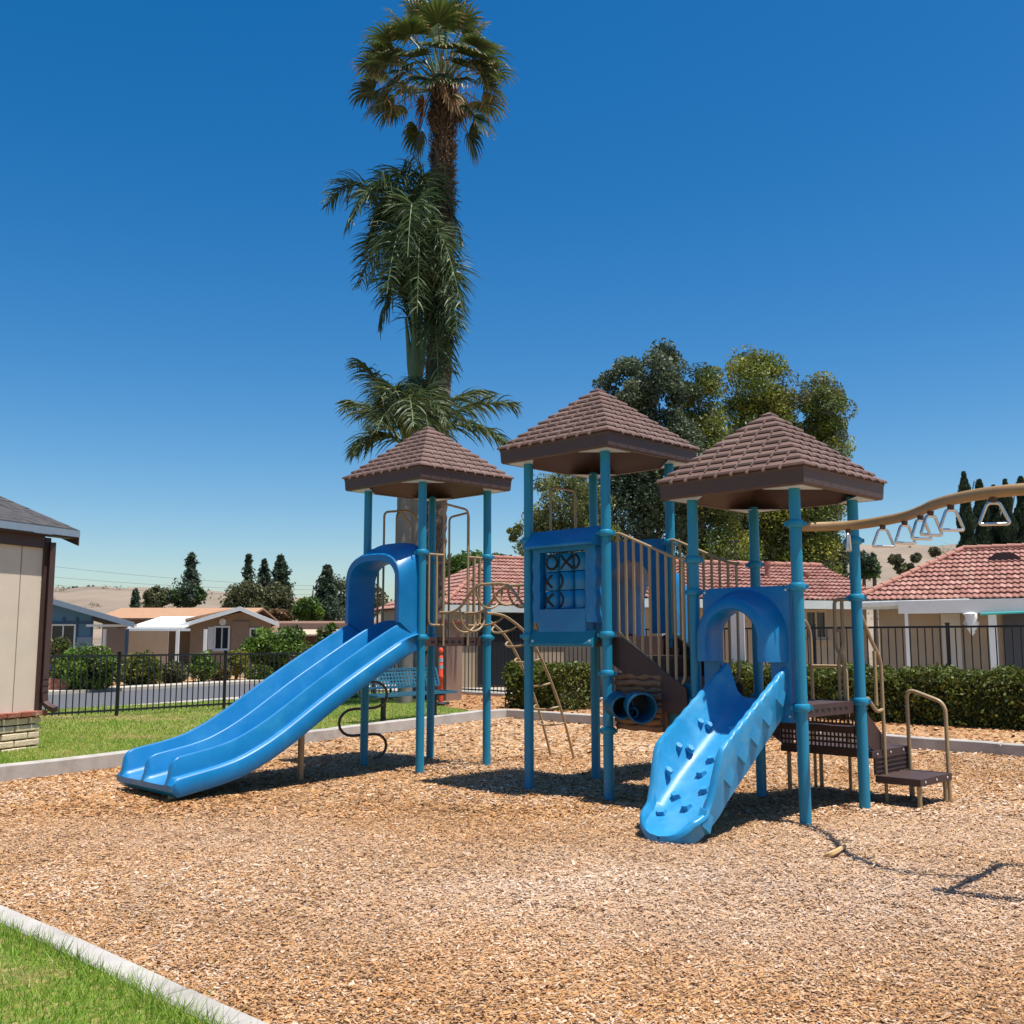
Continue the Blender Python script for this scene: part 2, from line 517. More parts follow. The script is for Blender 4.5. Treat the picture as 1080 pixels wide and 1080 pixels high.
# hills: dry grass ridge far behind
def ridge_h(px):
    pts = [(-600, 615), (-100, 618), (60, 622), (240, 624), (330, 634), (420, 640), (560, 636), (700, 612), (820, 590), (880, 579), (1000, 578), (1060, 584), (1300, 600), (1700, 610)]
    for (a, ya), (b, yb) in zip(pts[:-1], pts[1:]):
        if a <= px <= b:
            t = (px-a)/(b-a); t = t*t*(3-2*t)
            return ya+(yb-ya)*t
    return 615
rows = []
for j in range(26):
    t = j/25
    row = []
    for i in range(121):
        px = -600+i*2300/120
        top = P(px, ridge_h(px)+1.4*math.sin(px*0.11)+0.8*math.sin(px*0.37), 320)
        d = 110+(330-110)*t if t < 0.96 else 330+(t-0.96)*2500
        prof = min(1, t/0.92)
        prof = prof*prof*(3-2*prof)*0.6+prof*0.4
        if t > 0.93: prof *= 1-(t-0.93)*2
        x = (px-540)/FPX*d
        z = -0.4+(top.z+0.4)*prof + (0.35*math.sin(x*0.11+d*0.05)+0.3*math.sin(x*0.043-d*0.08))*min(1, t*4)*(1 if t < 0.9 else 0.3)
        row.append(Vector((x, d, z)))
    rows.append(row)
MB().grid(rows).build('hills', M['hill'], smooth=80, kind='structure')
# far mountain outline
rows = []
for j in range(4):
    row = []
    for i in range(61):
        px = 100+i*560/60
        yy = 634-5*math.exp(-((px-335)/22)**2)-3*math.exp(-((px-372)/30)**2)+1.0*math.sin(px*0.2)
        top = P(px, yy, 800)
        f = [0, 0.6, 1, 0][j]
        y = [650, 720, 800, 900][j]
        row.append(Vector(((px-540)/FPX*y, y, -1+(top.z+1)*f)))
    rows.append(row)
MB().grid(rows).build('mountain', pmat('far_mountain', (0.26, 0.22, 0.20), 0.95, 0.15, 0.02), smooth=80, kind='structure')

# ------------------------------------------------------------------ loose wood chips (one mass)
def in_poly(x, y, poly):
    ins = np.zeros(len(x), bool)
    n = len(poly)
    j = n-1
    for i in range(n):
        xi, yi = poly[i]; xj, yj = poly[j]
        c = ((yi > y) != (yj > y)) & (x < (xj-xi)*(y-yi)/(yj-yi+1e-12)+xi)
        ins ^= c
        j = i
    return ins
def lowfreq(x, y, seed, s):
    r = np.random.default_rng(seed)
    out = np.zeros_like(x)
    for k in range(7):
        a = r.uniform(0, 6.28); f = s*(1+k*0.7); ph = r.uniform(0, 6.28)
        out += np.sin((x*math.cos(a)+y*math.sin(a))*f+ph+1.3*np.sin((y*math.cos(a)-x*math.sin(a))*f*0.7+ph*2))/(1+k*0.5)
    return out/3.2
def scatter(n, y0, y1, poly, margin=1.15):
    y = y0+(y1-y0)*rng.random(n)
    x = (rng.random(n)*2-1)*(0.52*y+1.0)*margin
    k = in_poly(x, y, poly)
    return x[k], y[k]
def chips(name, parts, poly, z0, pal, label):
    Q, Cc = [], []
    for (n, y0, y1, ln, wd) in parts:
        x, y = scatter(n, y0, y1, poly)
        n2 = len(x)
        hgt = np.abs(rng.normal(0, 0.005, n2))+0.004+0.012*(lowfreq(x, y, 5, 2.0)+0.5).clip(0, 2)
        ctr = np.stack([x, y, z0+hgt], 1)
        yaw = rng.random(n2)*6.283
        tilt = rng.normal(0, 0.19, n2)
        roll = rng.normal(0, 0.22, n2)
        d = np.stack([np.cos(yaw)*np.cos(tilt), np.sin(yaw)*np.cos(tilt), np.sin(tilt)], 1)
        sd = np.stack([-np.sin(yaw)*np.cos(roll), np.cos(yaw)*np.cos(roll), np.sin(roll)], 1)
        L = ln*np.exp(rng.normal(0, 0.45, n2))[:, None]
        W = wd*np.exp(rng.normal(0, 0.40, n2))[:, None]
        W = np.minimum(W, L)
        k1 = (0.55+0.45*rng.random(n2))[:, None]; k2 = (0.3+0.7*rng.random(n2))[:, None]
        Q.append(np.stack([ctr-d*L-sd*W*k1, ctr-d*L*0.8+sd*W*k2, ctr+d*L+sd*W*k1, ctr+d*L*0.75-sd*W*k2], 1))
        f = 0.7*lowfreq(x, y, 3, 0.8)+0.5*lowfreq(x, y, 9, 3.1)
        g = lowfreq(x, y, 17, 0.55)+0.6*lowfreq(x, y, 29, 2.3)
        pick = 0.08+0.84*rng.random(n2)+0.26*f
        pal2 = np.array(pal)
        idx = np.clip((pick*len(pal2)).astype(int), 0, len(pal2)-1)
        c = pal2[idx]*(0.80+0.38*rng.random(n2))[:, None]*np.array([0.93, 0.815, 0.725])
        k_ = np.clip(g, -1, 1)[:, None]
        c = c*np.where(k_ > 0, 1+k_*np.array([0.03, -0.06, -0.22]), 1+(-k_)*np.array([-0.02, 0.02, 0.10]))
        dk = np.clip(0.5*lowfreq(x, y, 41, 4.6)+0.5*lowfreq(x, y, 43, 1.7)-0.25, 0, 0.5)[:, None]
        c = c*(1-0.50*dk)
        pale = np.exp(-(((x-1.3)/2.1)**2+((y-6.1)/1.2)**2))+0.6*np.exp(-(((x-3.6)/1.8)**2+((y-8.2)/1.1)**2))+0.5*np.exp(-(((x+2.4)/1.5)**2+((y-7.6)/0.9)**2))
        pale = np.clip(pale*(0.75+0.35*lowfreq(x, y, 51, 3.0)), 0, 1)[:, None]
        c = c*(1-0.55*pale)+np.array([0.60, 0.50, 0.42])*(0.55*pale)*(0.75+0.5*rng.random(n2))[:, None]
        Cc.append(c)
    return quad_cloud(name, np.concatenate(Q), np.concatenate(Cc), M['chip'], label=label, cat='wood chips', kind='stuff')
chip_pal = [(0.21, 0.12, 0.06), (0.31, 0.17, 0.08), (0.39, 0.22, 0.095), (0.45, 0.25, 0.095), (0.52, 0.30, 0.12), (0.55, 0.34, 0.16), (0.54, 0.37, 0.215), (0.56, 0.42, 0.29), (0.60, 0.49, 0.38), (0.70, 0.61, 0.51)]
chips('wood_chips', [(190000, 3.2, 5.5, 0.0092, 0.0046), (180000, 5.5, 8.5, 0.0108, 0.0054), (140000, 8.5, 13, 0.0165, 0.0088), (50000, 13, 20, 0.03, 0.015)],
      chips_poly, 0.0, chip_pal, 'loose tan wood chips covering the play area')
mulch_poly = [(-0.52, 18.95), (-0.05, 19.3), (16.1, 3.16), (17.9, 5.0), (-0.8, 25.5), (-1.5, 25.5), (-1.4, 21.0), (-0.95, 20.0)]
chips('bark_mulch', [(22000, 9, 16, 0.032, 0.016), (26000, 16, 26, 0.04, 0.02)], mulch_poly, 0.10,
      [(0.20, 0.085, 0.03), (0.34, 0.15, 0.05), (0.46, 0.22, 0.085), (0.50, 0.29, 0.13), (0.60, 0.42, 0.26)], 'orange bark mulch strip behind the far kerb')

# ------------------------------------------------------------------ grass blades (one mass)
edges = [((-6.38, 8.80), (-2.83, 5.48)), ((-2.83, 5.48), (-1.21, 3.98)), ((-1.21, 3.98), (4.1, -1.0)), ((-6.38, 8.96), (-3.2, 14.08)), ((-3.2, 14.08), (-0.62, 18.9))]
def grass(name, parts, polys_z, label):
    Q, Cc = [], []
    for (n, y0, y1, hh, ww, poly, z0) in parts:
        y = y0+(y1-y0)*rng.random(n)
        x = -0.52*y*1.2+rng.random(n)*(0.52*y*1.2+3.0)-0.6
        k = in_poly(x, y, poly)
        x, y = x[k], y[k]
        n2 = len(x)
        f = lowfreq(x, y, 21, 1.4)+0.6*lowfreq(x, y, 23, 5.0)
        f = f+1.1*np.exp(-(((x+1.98)/0.36)**2+((y-4.42)/0.24)**2))+0.8*np.exp(-(((x+7.3)/1.5)**2+((y-17.2)/0.7)**2))+0.7*np.exp(-(((x+4.9)/1.3)**2+((y-18.3)/0.6)**2))
        h = hh*(0.55+0.9*rng.random(n2))*(1-0.2*f.clip(-1, 1.5))
        s_ = np.full(n2, 9.0)
        for (ax, ay), (bx, by) in edges:
            l2 = (bx-ax)**2+(by-ay)**2
            t_ = np.clip(((x-ax)*(bx-ax)+(y-ay)*(by-ay))/l2, 0, 1)
            s_ = np.minimum(s_, np.hypot(x-ax-t_*(bx-ax), y-ay-t_*(by-ay)))
        fr = np.clip(1-s_/0.10, 0, 1)
        h *= 1+1.0*fr
        f = f-0.9*fr
        yaw = rng.random(n2)*6.283
        lean = rng.normal(0, 0.5, (n2, 2))
        base = np.stack([x, y, np.full(n2, z0)], 1)
        sdv = np.stack([np.cos(yaw), np.sin(yaw), np.zeros(n2)], 1)*ww
        tip = base+np.stack([lean[:, 0]*h, lean[:, 1]*h, h], 1)
        Q.append(np.stack([base-sdv, base+sdv, tip], 1))
        dry = (f*0.5+0.12*rng.normal(size=n2)) > 0.33
        g = np.array([0.215, 0.335, 0.035])[None]*(0.6+0.8*rng.random(n2))[:, None]
        g += np.clip(f, 0, 1)[:, None]*np.array([0.09, 0.06, 0.012])
        b = np.array([0.46, 0.36, 0.15])[None]*(0.6+0.7*rng.random(n2))[:, None]
        Cc.append(np.where(dry[:, None], b, g))
    return quad_cloud(name, np.concatenate(Q), np.concatenate(Cc), M['leaf'], nv=3, label=label, cat='grass', kind='stuff')
front_poly = [(-6.38, 8.81), (-2.83, 5.505), (-1.21, 4.005), (0.9, 2.02), (-5, 2.0), (-8, 6)]
grass('lawn_grass', [(110000, 3.6, 6.5, 0.036, 0.0024, front_poly, 0.05), (8000, 6.5, 9, 0.04, 0.004, front_poly, 0.05),
                     (150000, 9, 15, 0.035, 0.0035, lawn_poly, 0.105), (110000, 15, 27, 0.04, 0.006, lawn_poly, 0.105)], None,
      'short mown green lawn with a few dry yellow patches')

# ------------------------------------------------------------------ play structure
T1, T2, T3 = Vector((-1.0, 11.99, 0)), Vector((0.873, 10.126, 0)), Vector((2.299, 8.917, 0))
PS = empty('play_structure', (0.9, 10.1, 0), 'blue and brown playground structure with three roofed towers on the wood chips', 'playground')
AX = (U, V, Z)
def W(c, a, b, z): return c+U*a+V*b+Z*z
PR = 0.047

def post(c, a, b, top, collars, fine=True, label=None):
    p = c+U*a+V*b
    o = MB().lathe(p, [(PR, -0.15), (PR, top-0.004), (PR-0.004, top)], 20).build('post', M['post'], PS, smooth=40, label=label)
    for z in collars:
        m = MB().lathe(p+Z*z, [(PR+0.001, -0.034), (PR+0.014, -0.03), (PR+0.021, -0.018), (PR+0.021, 0.018), (PR+0.014, 0.03), (PR+0.001, 0.034)], 20)
        d = (Vector((-p.x, -p.y, 0))).normalized()
        s = Vector((-d.y, d.x, 0))
        for k in (-1, 1):
            q = p+Z*z+s*(k*(PR+0.026))
            m.box(q, (0.03, 0.022, 0.034), (s, d, Z))
        m.build('collar', M['post'], o, smooth=40)
    return o

def roof(c, eL, eU, ap, R2, label):
    h = R2/2
    m = MB()
    cor = [(-1, -1), (1, -1), (1, 1), (-1, 1)]
    def ring(hh, z): return [W(c, i*hh, j*hh, z) for i, j in cor]
    # fascia (slightly battered and with soft lower edge), underside shell
    prof = [(h-0.05, eL+0.012), (h-0.045, eL), (h-0.012, eL-0.002), (h-0.002, eL+0.012), (h+0.004, eU-0.03), (h+0.010, eU-0.008), (h+0.006, eU+0.006), (h-0.02, eU+0.02)]
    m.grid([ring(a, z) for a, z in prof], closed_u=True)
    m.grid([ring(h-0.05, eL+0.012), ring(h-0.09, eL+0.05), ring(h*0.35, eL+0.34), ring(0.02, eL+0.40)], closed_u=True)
    # stepped shingle courses
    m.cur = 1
    N = 9
    tmax = 0.94
    rise = ap-eU
    def hw(t): return (h+0.004)*(1-t)
    for k in range(N):
        t0, t1 = tmax*k/N, tmax*(k+1)/N
        z0, z1 = eU+rise*t0, eU+rise*t1
        lip, th = 0.026, 0.026
        rA = ring(hw(t0)-0.030, z0+0.004)
        rB = ring(hw(t0)+lip-0.006, z0+0.002)
        rC = ring(hw(t0)+lip, z0+0.007)
        rD = ring(hw(t0)+lip-0.005, z0+th-0.002)
        rE = ring(hw(t0)+lip-0.018, z0+th+0.004)
        rF = ring(hw(t1)-0.004, z1+0.012)
        m.grid([rA, rB, rC, rD, rE, rF], closed_u=True)
        # joint tabs bridging down to the course below
        step = 0.152
        for si in range(4):
            i, j = cor[si]; i2, j2 = cor[(si+1) % 4]
            ed = (U*(i2-i)+V*(j2-j)).normalized()
            out = Vector((ed.y, -ed.x, 0))
            if out.dot(U*(i+i2)+V*(j+j2)) < 0: out = -out
            half = hw(t0)-0.02
            x = -half+(step*0.5 if k % 2 else step)*0.9
            slope = Vector((out.x*h, out.y*h, -rise)).normalized()
            nrm = Vector((out.x*rise, out.y*rise, h)).normalized()
            while x < half-0.02:
                q = c+out*(hw(t0)+lip-0.004)+ed*x+Z*(z0+th*0.55)
                m.box(q+slope*0.016-nrm*0.002, (0.014, 0.066, 0.018), (ed, slope, nrm))
                x += step
    t0 = tmax
    m.grid([ring(hw(t0)+0.016, eU+rise*t0+0.002), ring(hw(t0)+0.016, eU+rise*t0+0.02), ring(0.004, ap+0.012)], closed_u=True)
    o = m.build('roof', [M['roof_shaded'], M['roof_lit']], PS, label=label)
    for i, j in cor:
        q = [W(c, i*(h-0.055), j*(h-0.055), eL-0.004), W(c, i*(h-0.40), j*(h-0.055), eL-0.004), W(c, i*(h-0.055), j*(h-0.40), eL-0.004)]
        MB().prism(q, Z*0.006).build('corner_plate', M['galv'], o)
    return o

def deck(c, z):
    m = MB()
    m.box(W(c, 0, 0, z-0.014), (0.90, 0.90, 0.024), AX)
    for s in (-1, 1):
        m.box(W(c, s*0.458, 0, z-0.05), (0.022, 0.88, 0.10), AX)
        m.box(W(c, 0, s*0.458, z-0.05), (0.88, 0.022, 0.10), AX)
    for s in (-1, 0, 1): m.box(W(c, s*0.22, 0, z-0.055), (0.03, 0.86, 0.06), AX)
    m.cur = 1
    for s in (-1, 1):
        for k in range(-3, 4):
            m.box(W(c, s*0.471, k*0.10, z-0.045), (0.006, 0.05, 0.012), AX)
            m.box(W(c, k*0.10, s*0.471, z-0.045), (0.05, 0.006, 0.012), AX)
    return m.build('deck', [M['deck'], M['ink']], PS)

for c, eL, coll in ((T1, 3.20, {(-.5, -.5): (2.40, 1.45), (.5, -.5): (2.40, 1.46), (.5, .5): (2.40, 1.46), (-.5, .5): (2.4, 1.46)}),
                    (T2, 3.20, {(-.5, -.5): (2.41, 1.47), (.5, -.5): (2.42, 1.48, 1.13, 0.62), (.5, .5): (2.40, 1.47), (-.5, .5): (2.4, 1.47)}),
                    (T3, 2.67, {(-.5, -.5): (2.13, 1.85, .91), (.5, -.5): (2.37, 1.86, 0.90), (.5, .5): (2.30, 1.80, .91), (-.5, .5): (2.14, .91)})):
    for (a, b), zs in coll.items():
        post(c, a, b, eL+0.02, zs)
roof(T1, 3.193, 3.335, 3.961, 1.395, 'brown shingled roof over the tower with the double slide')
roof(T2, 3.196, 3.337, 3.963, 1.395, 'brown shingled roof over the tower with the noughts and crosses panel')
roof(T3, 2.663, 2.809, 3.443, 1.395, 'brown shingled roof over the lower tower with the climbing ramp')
deck(T1, 1.466); deck(T2, 1.474); deck(T3, 0.914)

BR = 0.0135
# ---- double slide on tower one, going out along -V
def S(c, d, a, z): return W(c, a, -0.5-d, z)
prof_path = catmull([Vector((-0.06, 0, 1.44)), Vector((0.12, 0, 1.425)), Vector((0.42, 0, 1.29)), Vector((1.15, 0, 0.875)), Vector((1.75, 0, 0.50)),
                     Vector((2.10, 0, 0.325)), Vector((2.36, 0, 0.245)), Vector((2.66, 0, 0.19)), Vector((2.89, 0, 0.15))], 8)
cs = [(0.545, -0.115), (0.555, -0.10), (0.555, 0.035), (0.54, 0.055), (0.495, 0.062), (0.488, 0.09), (0.484, 0.212), (0.474, 0.226), (0.452, 0.226), (0.442, 0.212), (0.43, 0.05), (0.40, 0.012), (0.36, 0.0),
      (0.09, 0.0), (0.05, 0.012), (0.028, 0.05), (0.02, 0.205), (0.011, 0.215)]
full = cs+[(-a, z) for a, z in reversed(cs)]
rows = []
npt = len(prof_path)
for i, p in enumerate(prof_path):
    t = (prof_path[min(i+1, npt-1)]-prof_path[max(i-1, 0)]).normalized()
    nrm = Vector((-t.z, 0, t.x))
    if nrm.z < 0: nrm = -nrm
    dend = 2.89-p.x
    k = 1.0
    if dend < 0.17: k = max(0.0, math.sqrt(max(0, 1-(1-dend/0.17)**2)))
    k2 = 1.0
    if p.x < 0.4: k2 = max(0.25, 0.25+0.75*(p.x+0.06)/0.46)
    row = []
    for a, z in full:
        if z > 0.06: zz = 0.06+(z-0.06)*min(k, 1)*1.0
        else: zz = z
        if dend < 0.06 and zz > 0: zz = zz*max(0.12, dend/0.06)
        aa = a
        if abs(a) > 0.54 and p.x < 0.30: aa = math.copysign(0.487+(abs(a)-0.487)*max(0, p.x/0.30), a)
        if dend < 0.04 and zz < 0: zz = zz*max(0.45, dend/0.04)
        q = p+nrm*zz
        row.append(S(T1, q.x, aa, q.z))
    rows.append(row)
mb = MB().grid(rows, closed_u=True)
mb.add(rows[0], [tuple(range(len(full)))]); mb.add(rows[-1], [tuple(range(len(full)-1, -1, -1))])
slide = mb.build('double_slide', M['plastic'], PS, smooth=50, label='long straight blue double slide with two lanes')
for (d, a) in ((2.78, 0.36), (1.25, 0.10)):
    zt = 0.20 if d > 2 else 0.66
    MB().lathe(S(T1, d, a, 0), [(0.034, -0.1), (0.034, zt-0.08 if d > 2 else zt)], 14).build('leg', M['beige'], slide, smooth=40)

# slide hood on tower one
def arch_prof(hw, z0, zs, zc, rr, n=10):
    """from bottom left up over to bottom right; zs side height, zc crown"""
    pts = [(-hw, z0), (-hw, z0+(zs-z0)*.33), (-hw, z0+(zs-z0)*.66)]
    zb = zs-rr
    e_ = 2/2.9
    for k in range(33):
        a = math.pi-math.pi*k/32
        pts.append((hw*math.copysign(abs(math.cos(a))**e_, math.cos(a)), zb+(zc-zb)*abs(math.sin(a))**e_))
    pts += [(hw, z0+(zs-z0)*.66), (hw, z0+(zs-z0)*.33), (hw, z0)]
    return pts
def hood(c, secs_o, secs_i, name, mat, parent, label=None):
    """secs: list of (d, profile[, bottom shift])"""
    rows = [[S(c, d+(dz if zz < zcut else 0), a, zz) for a, zz in pr] for d, pr, dz, zcut in secs_o+list(reversed(secs_i))]
    m = MB().grid(rows+[rows[0]])
    n = len(rows[0])
    for e in (0, n-1):
        m.add([r[e] for r in rows], [tuple(range(len(rows)))])
    return m.build(name, mat, parent, smooth=42, label=label)
o_b = arch_prof(0.475, 1.40, 2.38, 2.535, 0.10)
o_m = arch_prof(0.485, 1.44, 2.38, 2.53, 0.14)
o_f = arch_prof(0.50, 1.62, 2.22, 2.40, 0.20)
o_f2 = arch_prof(0.492, 1.63, 2.21, 2.385, 0.20)
i_f2 = arch_prof(0.435, 1.63, 2.15, 2.32, 0.18)
i_f = arch_prof(0.425, 1.62, 2.14, 2.31, 0.18)
i_b = arch_prof(0.415, 1.40, 2.14, 2.31, 0.18)
hood(T1, [(-0.05, o_b, 0, 0), (0.03, o_m, 0, 0), (0.29, o_f, 0, 0), (0.31, o_f2, 0, 0)], [(-0.05, i_b, 0, 0), (0.28, i_f, 0, 0), (0.31, i_f2, 0, 0)], 'slide_hood', M['plastic'], slide)
for s in (-1, 1):
    for z in (1.50, 2.35): MB().box(S(T1, -0.0, s*0.48, z), (0.05, 0.03, 0.05), AX).build('bracket', M['post'], slide, bev=0.004)

# ---- pipe barriers on tower one
def pipe(name, paths, parent=PS, r=BR, rr=0.06, mat='beige', label=None, n=10):
    m = MB()
    for p in paths: m.tube(rounded(p, rr, 5), r, n)
    return m.build(name, M[mat], parent, smooth=50, label=label)
def face_u(c, s): return lambda a, z: W(c, s*0.485, a, z)
def face_v(c, s): return lambda a, z: W(c, a, s*0.485, z)
f = face_u(T1, 1)
pipe('barrier', [[f(-.44, 2.39), f(-.165, 2.39)], [f(-.385, 2.385), f(-.385, 1.60), f(-.165, 1.60)], [f(-.27, 2.385), f(-.27, 1.60)],
                 [f(-.165, 1.37), f(-.165, 2.98), f(.205, 2.94), f(.205, 1.37)],
                 [f(.44, 2.39), f(.205, 2.39)], [f(.40, 2.385), f(.40, 1.60), f(.205, 1.60)], [f(.31, 2.385), f(.31, 1.60)]], label='beige pipe entry with a tall arched handle facing the curly climber')
f = face_v(T1, 1)
pipe('barrier', [[f(-.44, 2.39), f(-.16, 2.39)], [f(-.38, 2.385), f(-.38, 1.60), f(-.16, 1.60)], [f(-.27, 2.385), f(-.27, 1.60)],
                 [f(-.16, 1.37), f(-.16, 2.93), f(.19, 2.96), f(.19, 1.37)],
                 [f(.44, 2.39), f(.19, 2.39)], [f(.38, 2.385), f(.38, 1.60), f(.19, 1.60)], [f(.28, 2.385), f(.28, 1.60)]])
f = face_u(T1, -1)
pipe('barrier', [[f(-.44, 2.39), f(-.27, 2.39)], [f(-.35, 2.385), f(-.35, 1.60), f(-.27, 1.60)],
                 [f(-.27, 1.37), f(-.27, 2.96), W(T1, -.40, .05, 3.0), W(T1, -.40, .22, 2.85), W(T1, -.40, .22, 1.40)],
                 [f(-.08, 1.37), f(-.08, 2.95), W(T1, -.62, .10, 3.0), W(T1, -.62, .26, 2.85), W(T1, -.62, .26, 1.42), f(.26, 1.40)],
                 [f(.44, 2.39), f(.26, 2.39)], [f(.36, 2.385), f(.36, 1.60), f(.26, 1.60)]])
# snake pole climber behind tower one
pc = T1+U*(-0.83)+V*(-0.27)
m = MB().tube([pc+Z*(-0.1), pc+Z*2.35, pc+Z*2.5+U*0.06, pc+Z*2.52+U*0.36], 0.024, 12)
zs = [1.55, 1.24, 0.93, 0.62, 0.31, 0.02]
amp = 0.27
pts = []
for k, z in enumerate(zs[:-1]):
    s = 1 if k % 2 else -1
    s = -s
    z2 = zs[k+1]
    for j in range(9):
        a = math.pi/2-math.pi*j/8
        rr = (z-z2)/2
        pts.append(pc+V*(s*(amp-rr+rr*math.cos(a)))*1.3+Z*((z+z2)/2+rr*math.sin(a)))
m.tube(pts, 0.017, 10)
m.build('snake_climber', pmat('dark_bronze_pipe', (0.10, 0.062, 0.036), 0.45, 0.1), PS, smooth=50, label='curled pole climber with snaking side loops behind the double slide')

# ---- curly loop bridge and ladder between towers one and two
lad = MB()
prof_u = [(0.47, 1.74), (0.66, 1.735), (0.80, 1.78), (1.06, 2.03), (1.55, 2.03), (1.83, 1.74), (2.16, 1.60)]
for v in (-0.2, 0.2):
    lad.tube(rounded([W(T1, a, v, z) for a, z in prof_u], 0.12, 5), 0.0165, 10)
def loop(p, q, drop, m, r=0.0125):
    p, q = Vector(p), Vector(q)
    pts = []
    for k in range(17):
        a = math.pi*k/16
        t = 0.5-0.5*math.cos(a)
        pts.append(p.lerp(q, t)-Z*(drop*math.sin(a)**0.85))
    m.tube(pts, r, 8)
for a, z, dr in ((0.66, 1.74, .22), (0.80, 1.77, .24), (1.06, 2.02, .24), (1.32, 2.03, .22), (1.55, 2.02, .24), (1.95, 1.68, .22)):
    loop(W(T1, a, -.2, z), W(T1, a, .2, z), dr, lad)
bridge = lad.build('loop_bridge', M['beige'], PS, smooth=50, label='arched bridge of two beige pipes with hanging U shaped rungs')
lad = MB()
lprof = [(0.20, 1.735), (0.36, 1.73), (0.56, 1.68), (0.86, 1.50), (1.10, 1.22), (1.36, 0.78), (1.54, 0.38), (1.70, -0.06)]
cat = {}
for a in (0.42, 0.80):
    cat[a] = catmull([W(T1, a, v, z) for v, z in lprof], 6)
    lad.tube(cat[a], 0.0165, 10)
for i in (10, 15, 20, 24, 28, 32, 35):
    p, q = cat[0.42][i], cat[0.80][i]
    t = (cat[0.42][i+1]-cat[0.42][i-1]).normalized()
    inn = Vector((0, 0, -1)) - t*(-t.z)
    inn = (inn.normalized()*0.6-V*0.5).normalized()
    pts = []
    for k in range(15):
        aa = math.pi*k/14
        pts.append(p.lerp(q, 0.5-0.5*math.cos(aa))+inn*0.16*math.sin(aa)**0.85)
    lad.tube(pts, 0.0125, 8)
lad.build('loop_ladder', M['beige'], PS, smooth=50, label='curved beige ladder with looped rungs coming down to the chips')

# ---- tower two: noughts and crosses panel
def Q(c, d, a, z): return W(c, a, -0.5-d, z)
def wavy(a0, z0, z1, amp, ph, n=28):
    return [(a0+amp*math.sin(2*math.pi*(z-z0)/0.2+ph), z) for z in [z0+(z1-z0)*k/n for k in range(n+1)]]
m = MB()
outl = wavy(-0.405, 1.60, 2.36, 0.008, 0)
inl = wavy(-0.31, 1.60, 2.36, 0.004, 0)
outr = wavy(0.405, 1.60, 2.36, 0.008, 1)
inr = wavy(0.275, 1.60, 2.36, 0.004, 1)
def strip(lo, hi, d0, d1):
    rows = []
    for (a, z), (b, z2) in zip(lo, hi):
        rows.append([Q(T2, d0, a, z), Q(T2, d1-0.01, a, z), Q(T2, d1, a+0.012*(1 if b > a else -1), z), Q(T2, d1, b-0.012*(1 if b > a else -1), z2), Q(T2, d1-0.01, b, z2), Q(T2, d0, b, z2)])
    m.grid(rows+[], closed_u=True)
    m.add(rows[0], [tuple(range(6))]); m.add(rows[-1], [tuple(range(5, -1, -1))])
strip(outl, inl, -0.05, 0.05)
strip(outr, inr, -0.05, 0.05)
m.box(Q(T2, 0.0, -0.0175, 1.615), (0.60, 0.10, 0.225), AX)
m.box(Q(T2, 0.0, -0.0175, 2.32), (0.60, 0.10, 0.08), AX)
panel = m.build('game_panel', M['plastic'], PS, smooth=40, label='blue panel with three rows of turning noughts and crosses blocks')
m = MB()
awn = [(-0.05, 2.30), (0.05, 2.32), (0.15, 2.315), (0.16, 2.33), (0.155, 2.345), (-0.02, 2.50), (-0.05, 2.50)]
m.grid([[Q(T2, d, a, z) for d, z in awn] for a in (-0.435, 0.435)], closed_u=True)
m.add([Q(T2, d, -0.435, z) for d, z in awn], [tuple(range(7))]); m.add([Q(T2, d, 0.435, z) for d, z in awn], [tuple(range(6, -1, -1))])
m.build('awning', M['plastic'], panel, bev=0.006)
m = MB()
cnt = [(-0.04, 1.53), (0.045, 1.525), (0.10, 1.40), (0.10, 1.375), (0.07, 1.37), (-0.04, 1.47)]
m.grid([[Q(T2, d, a, z) for d, z in cnt] for a in (-0.40, 0.40)], closed_u=True)
m.add([Q(T2, d, -0.40, z) for d, z in cnt], [tuple(range(6))]); m.add([Q(T2, d, 0.40, z) for d, z in cnt], [tuple(range(5, -1, -1))])
cn = m.build('counter', M['teal'], panel)
for a in (-0.36, 0.36): MB().lathe(Q(T2, 0.085, a, 1.425), [(0.0, 0.012), (0.012, 0.010), (0.014, 0)], 8, (U, Z, -V)).build('bolt', M['bolt'], cn)
zr = [2.178, 1.998, 1.818]
marks = [[('O', .035), ('X', .035), ('O', -.045)], [('X', -.02), ('D', -.075), None], [('X', -.01), ('D', -.07), None]]
for r in range(3):
    for k in range(3):
        ac, zc = -0.209+k*0.1915, zr[r]
        m = MB()
        cap_ = [(0.086, -0.087), (0.0935, -0.080), (0.0935, 0.080), (0.086, 0.087)]
        m.lathe(Q(T2, -0.07, ac, zc), cap_, 32)
        m.cur = 1
        mk = marks[r][k]
        if mk:
            kind, da = mk
            def onc(x, z):
                ang = max(-1.45, min(1.45, x/0.094))
                rad = 0.094
                return Q(T2, -0.07+rad*math.cos(ang), ac+rad*math.sin(ang), zc+z)
            if kind == 'X':
                for sg in (-1, 1):
                    m.tube([onc(da+sg*(-0.062+0.124*t/8), -0.064+0.128*t/8) for t in range(9)], 0.0125, 6)
            else:
                rr = 0.058
                pts = [(da+rr*math.cos(2*math.pi*t/28), rr*1.1*math.sin(2*math.pi*t/28)) for t in range(28)]
                if kind == 'O': m.tube([onc(x, z) for x, z in pts if True], 0.0125, 6, closed=True)
                else: m.tube([onc(da+rr*1.2*math.cos(a), rr*1.15*math.sin(a)) for a in np.linspace(-1.45, 1.45, 14)], 0.0125, 6)
        m.build('game_block', [M['tile_blue'], M['ink']], panel, smooth=50)
m = MB()
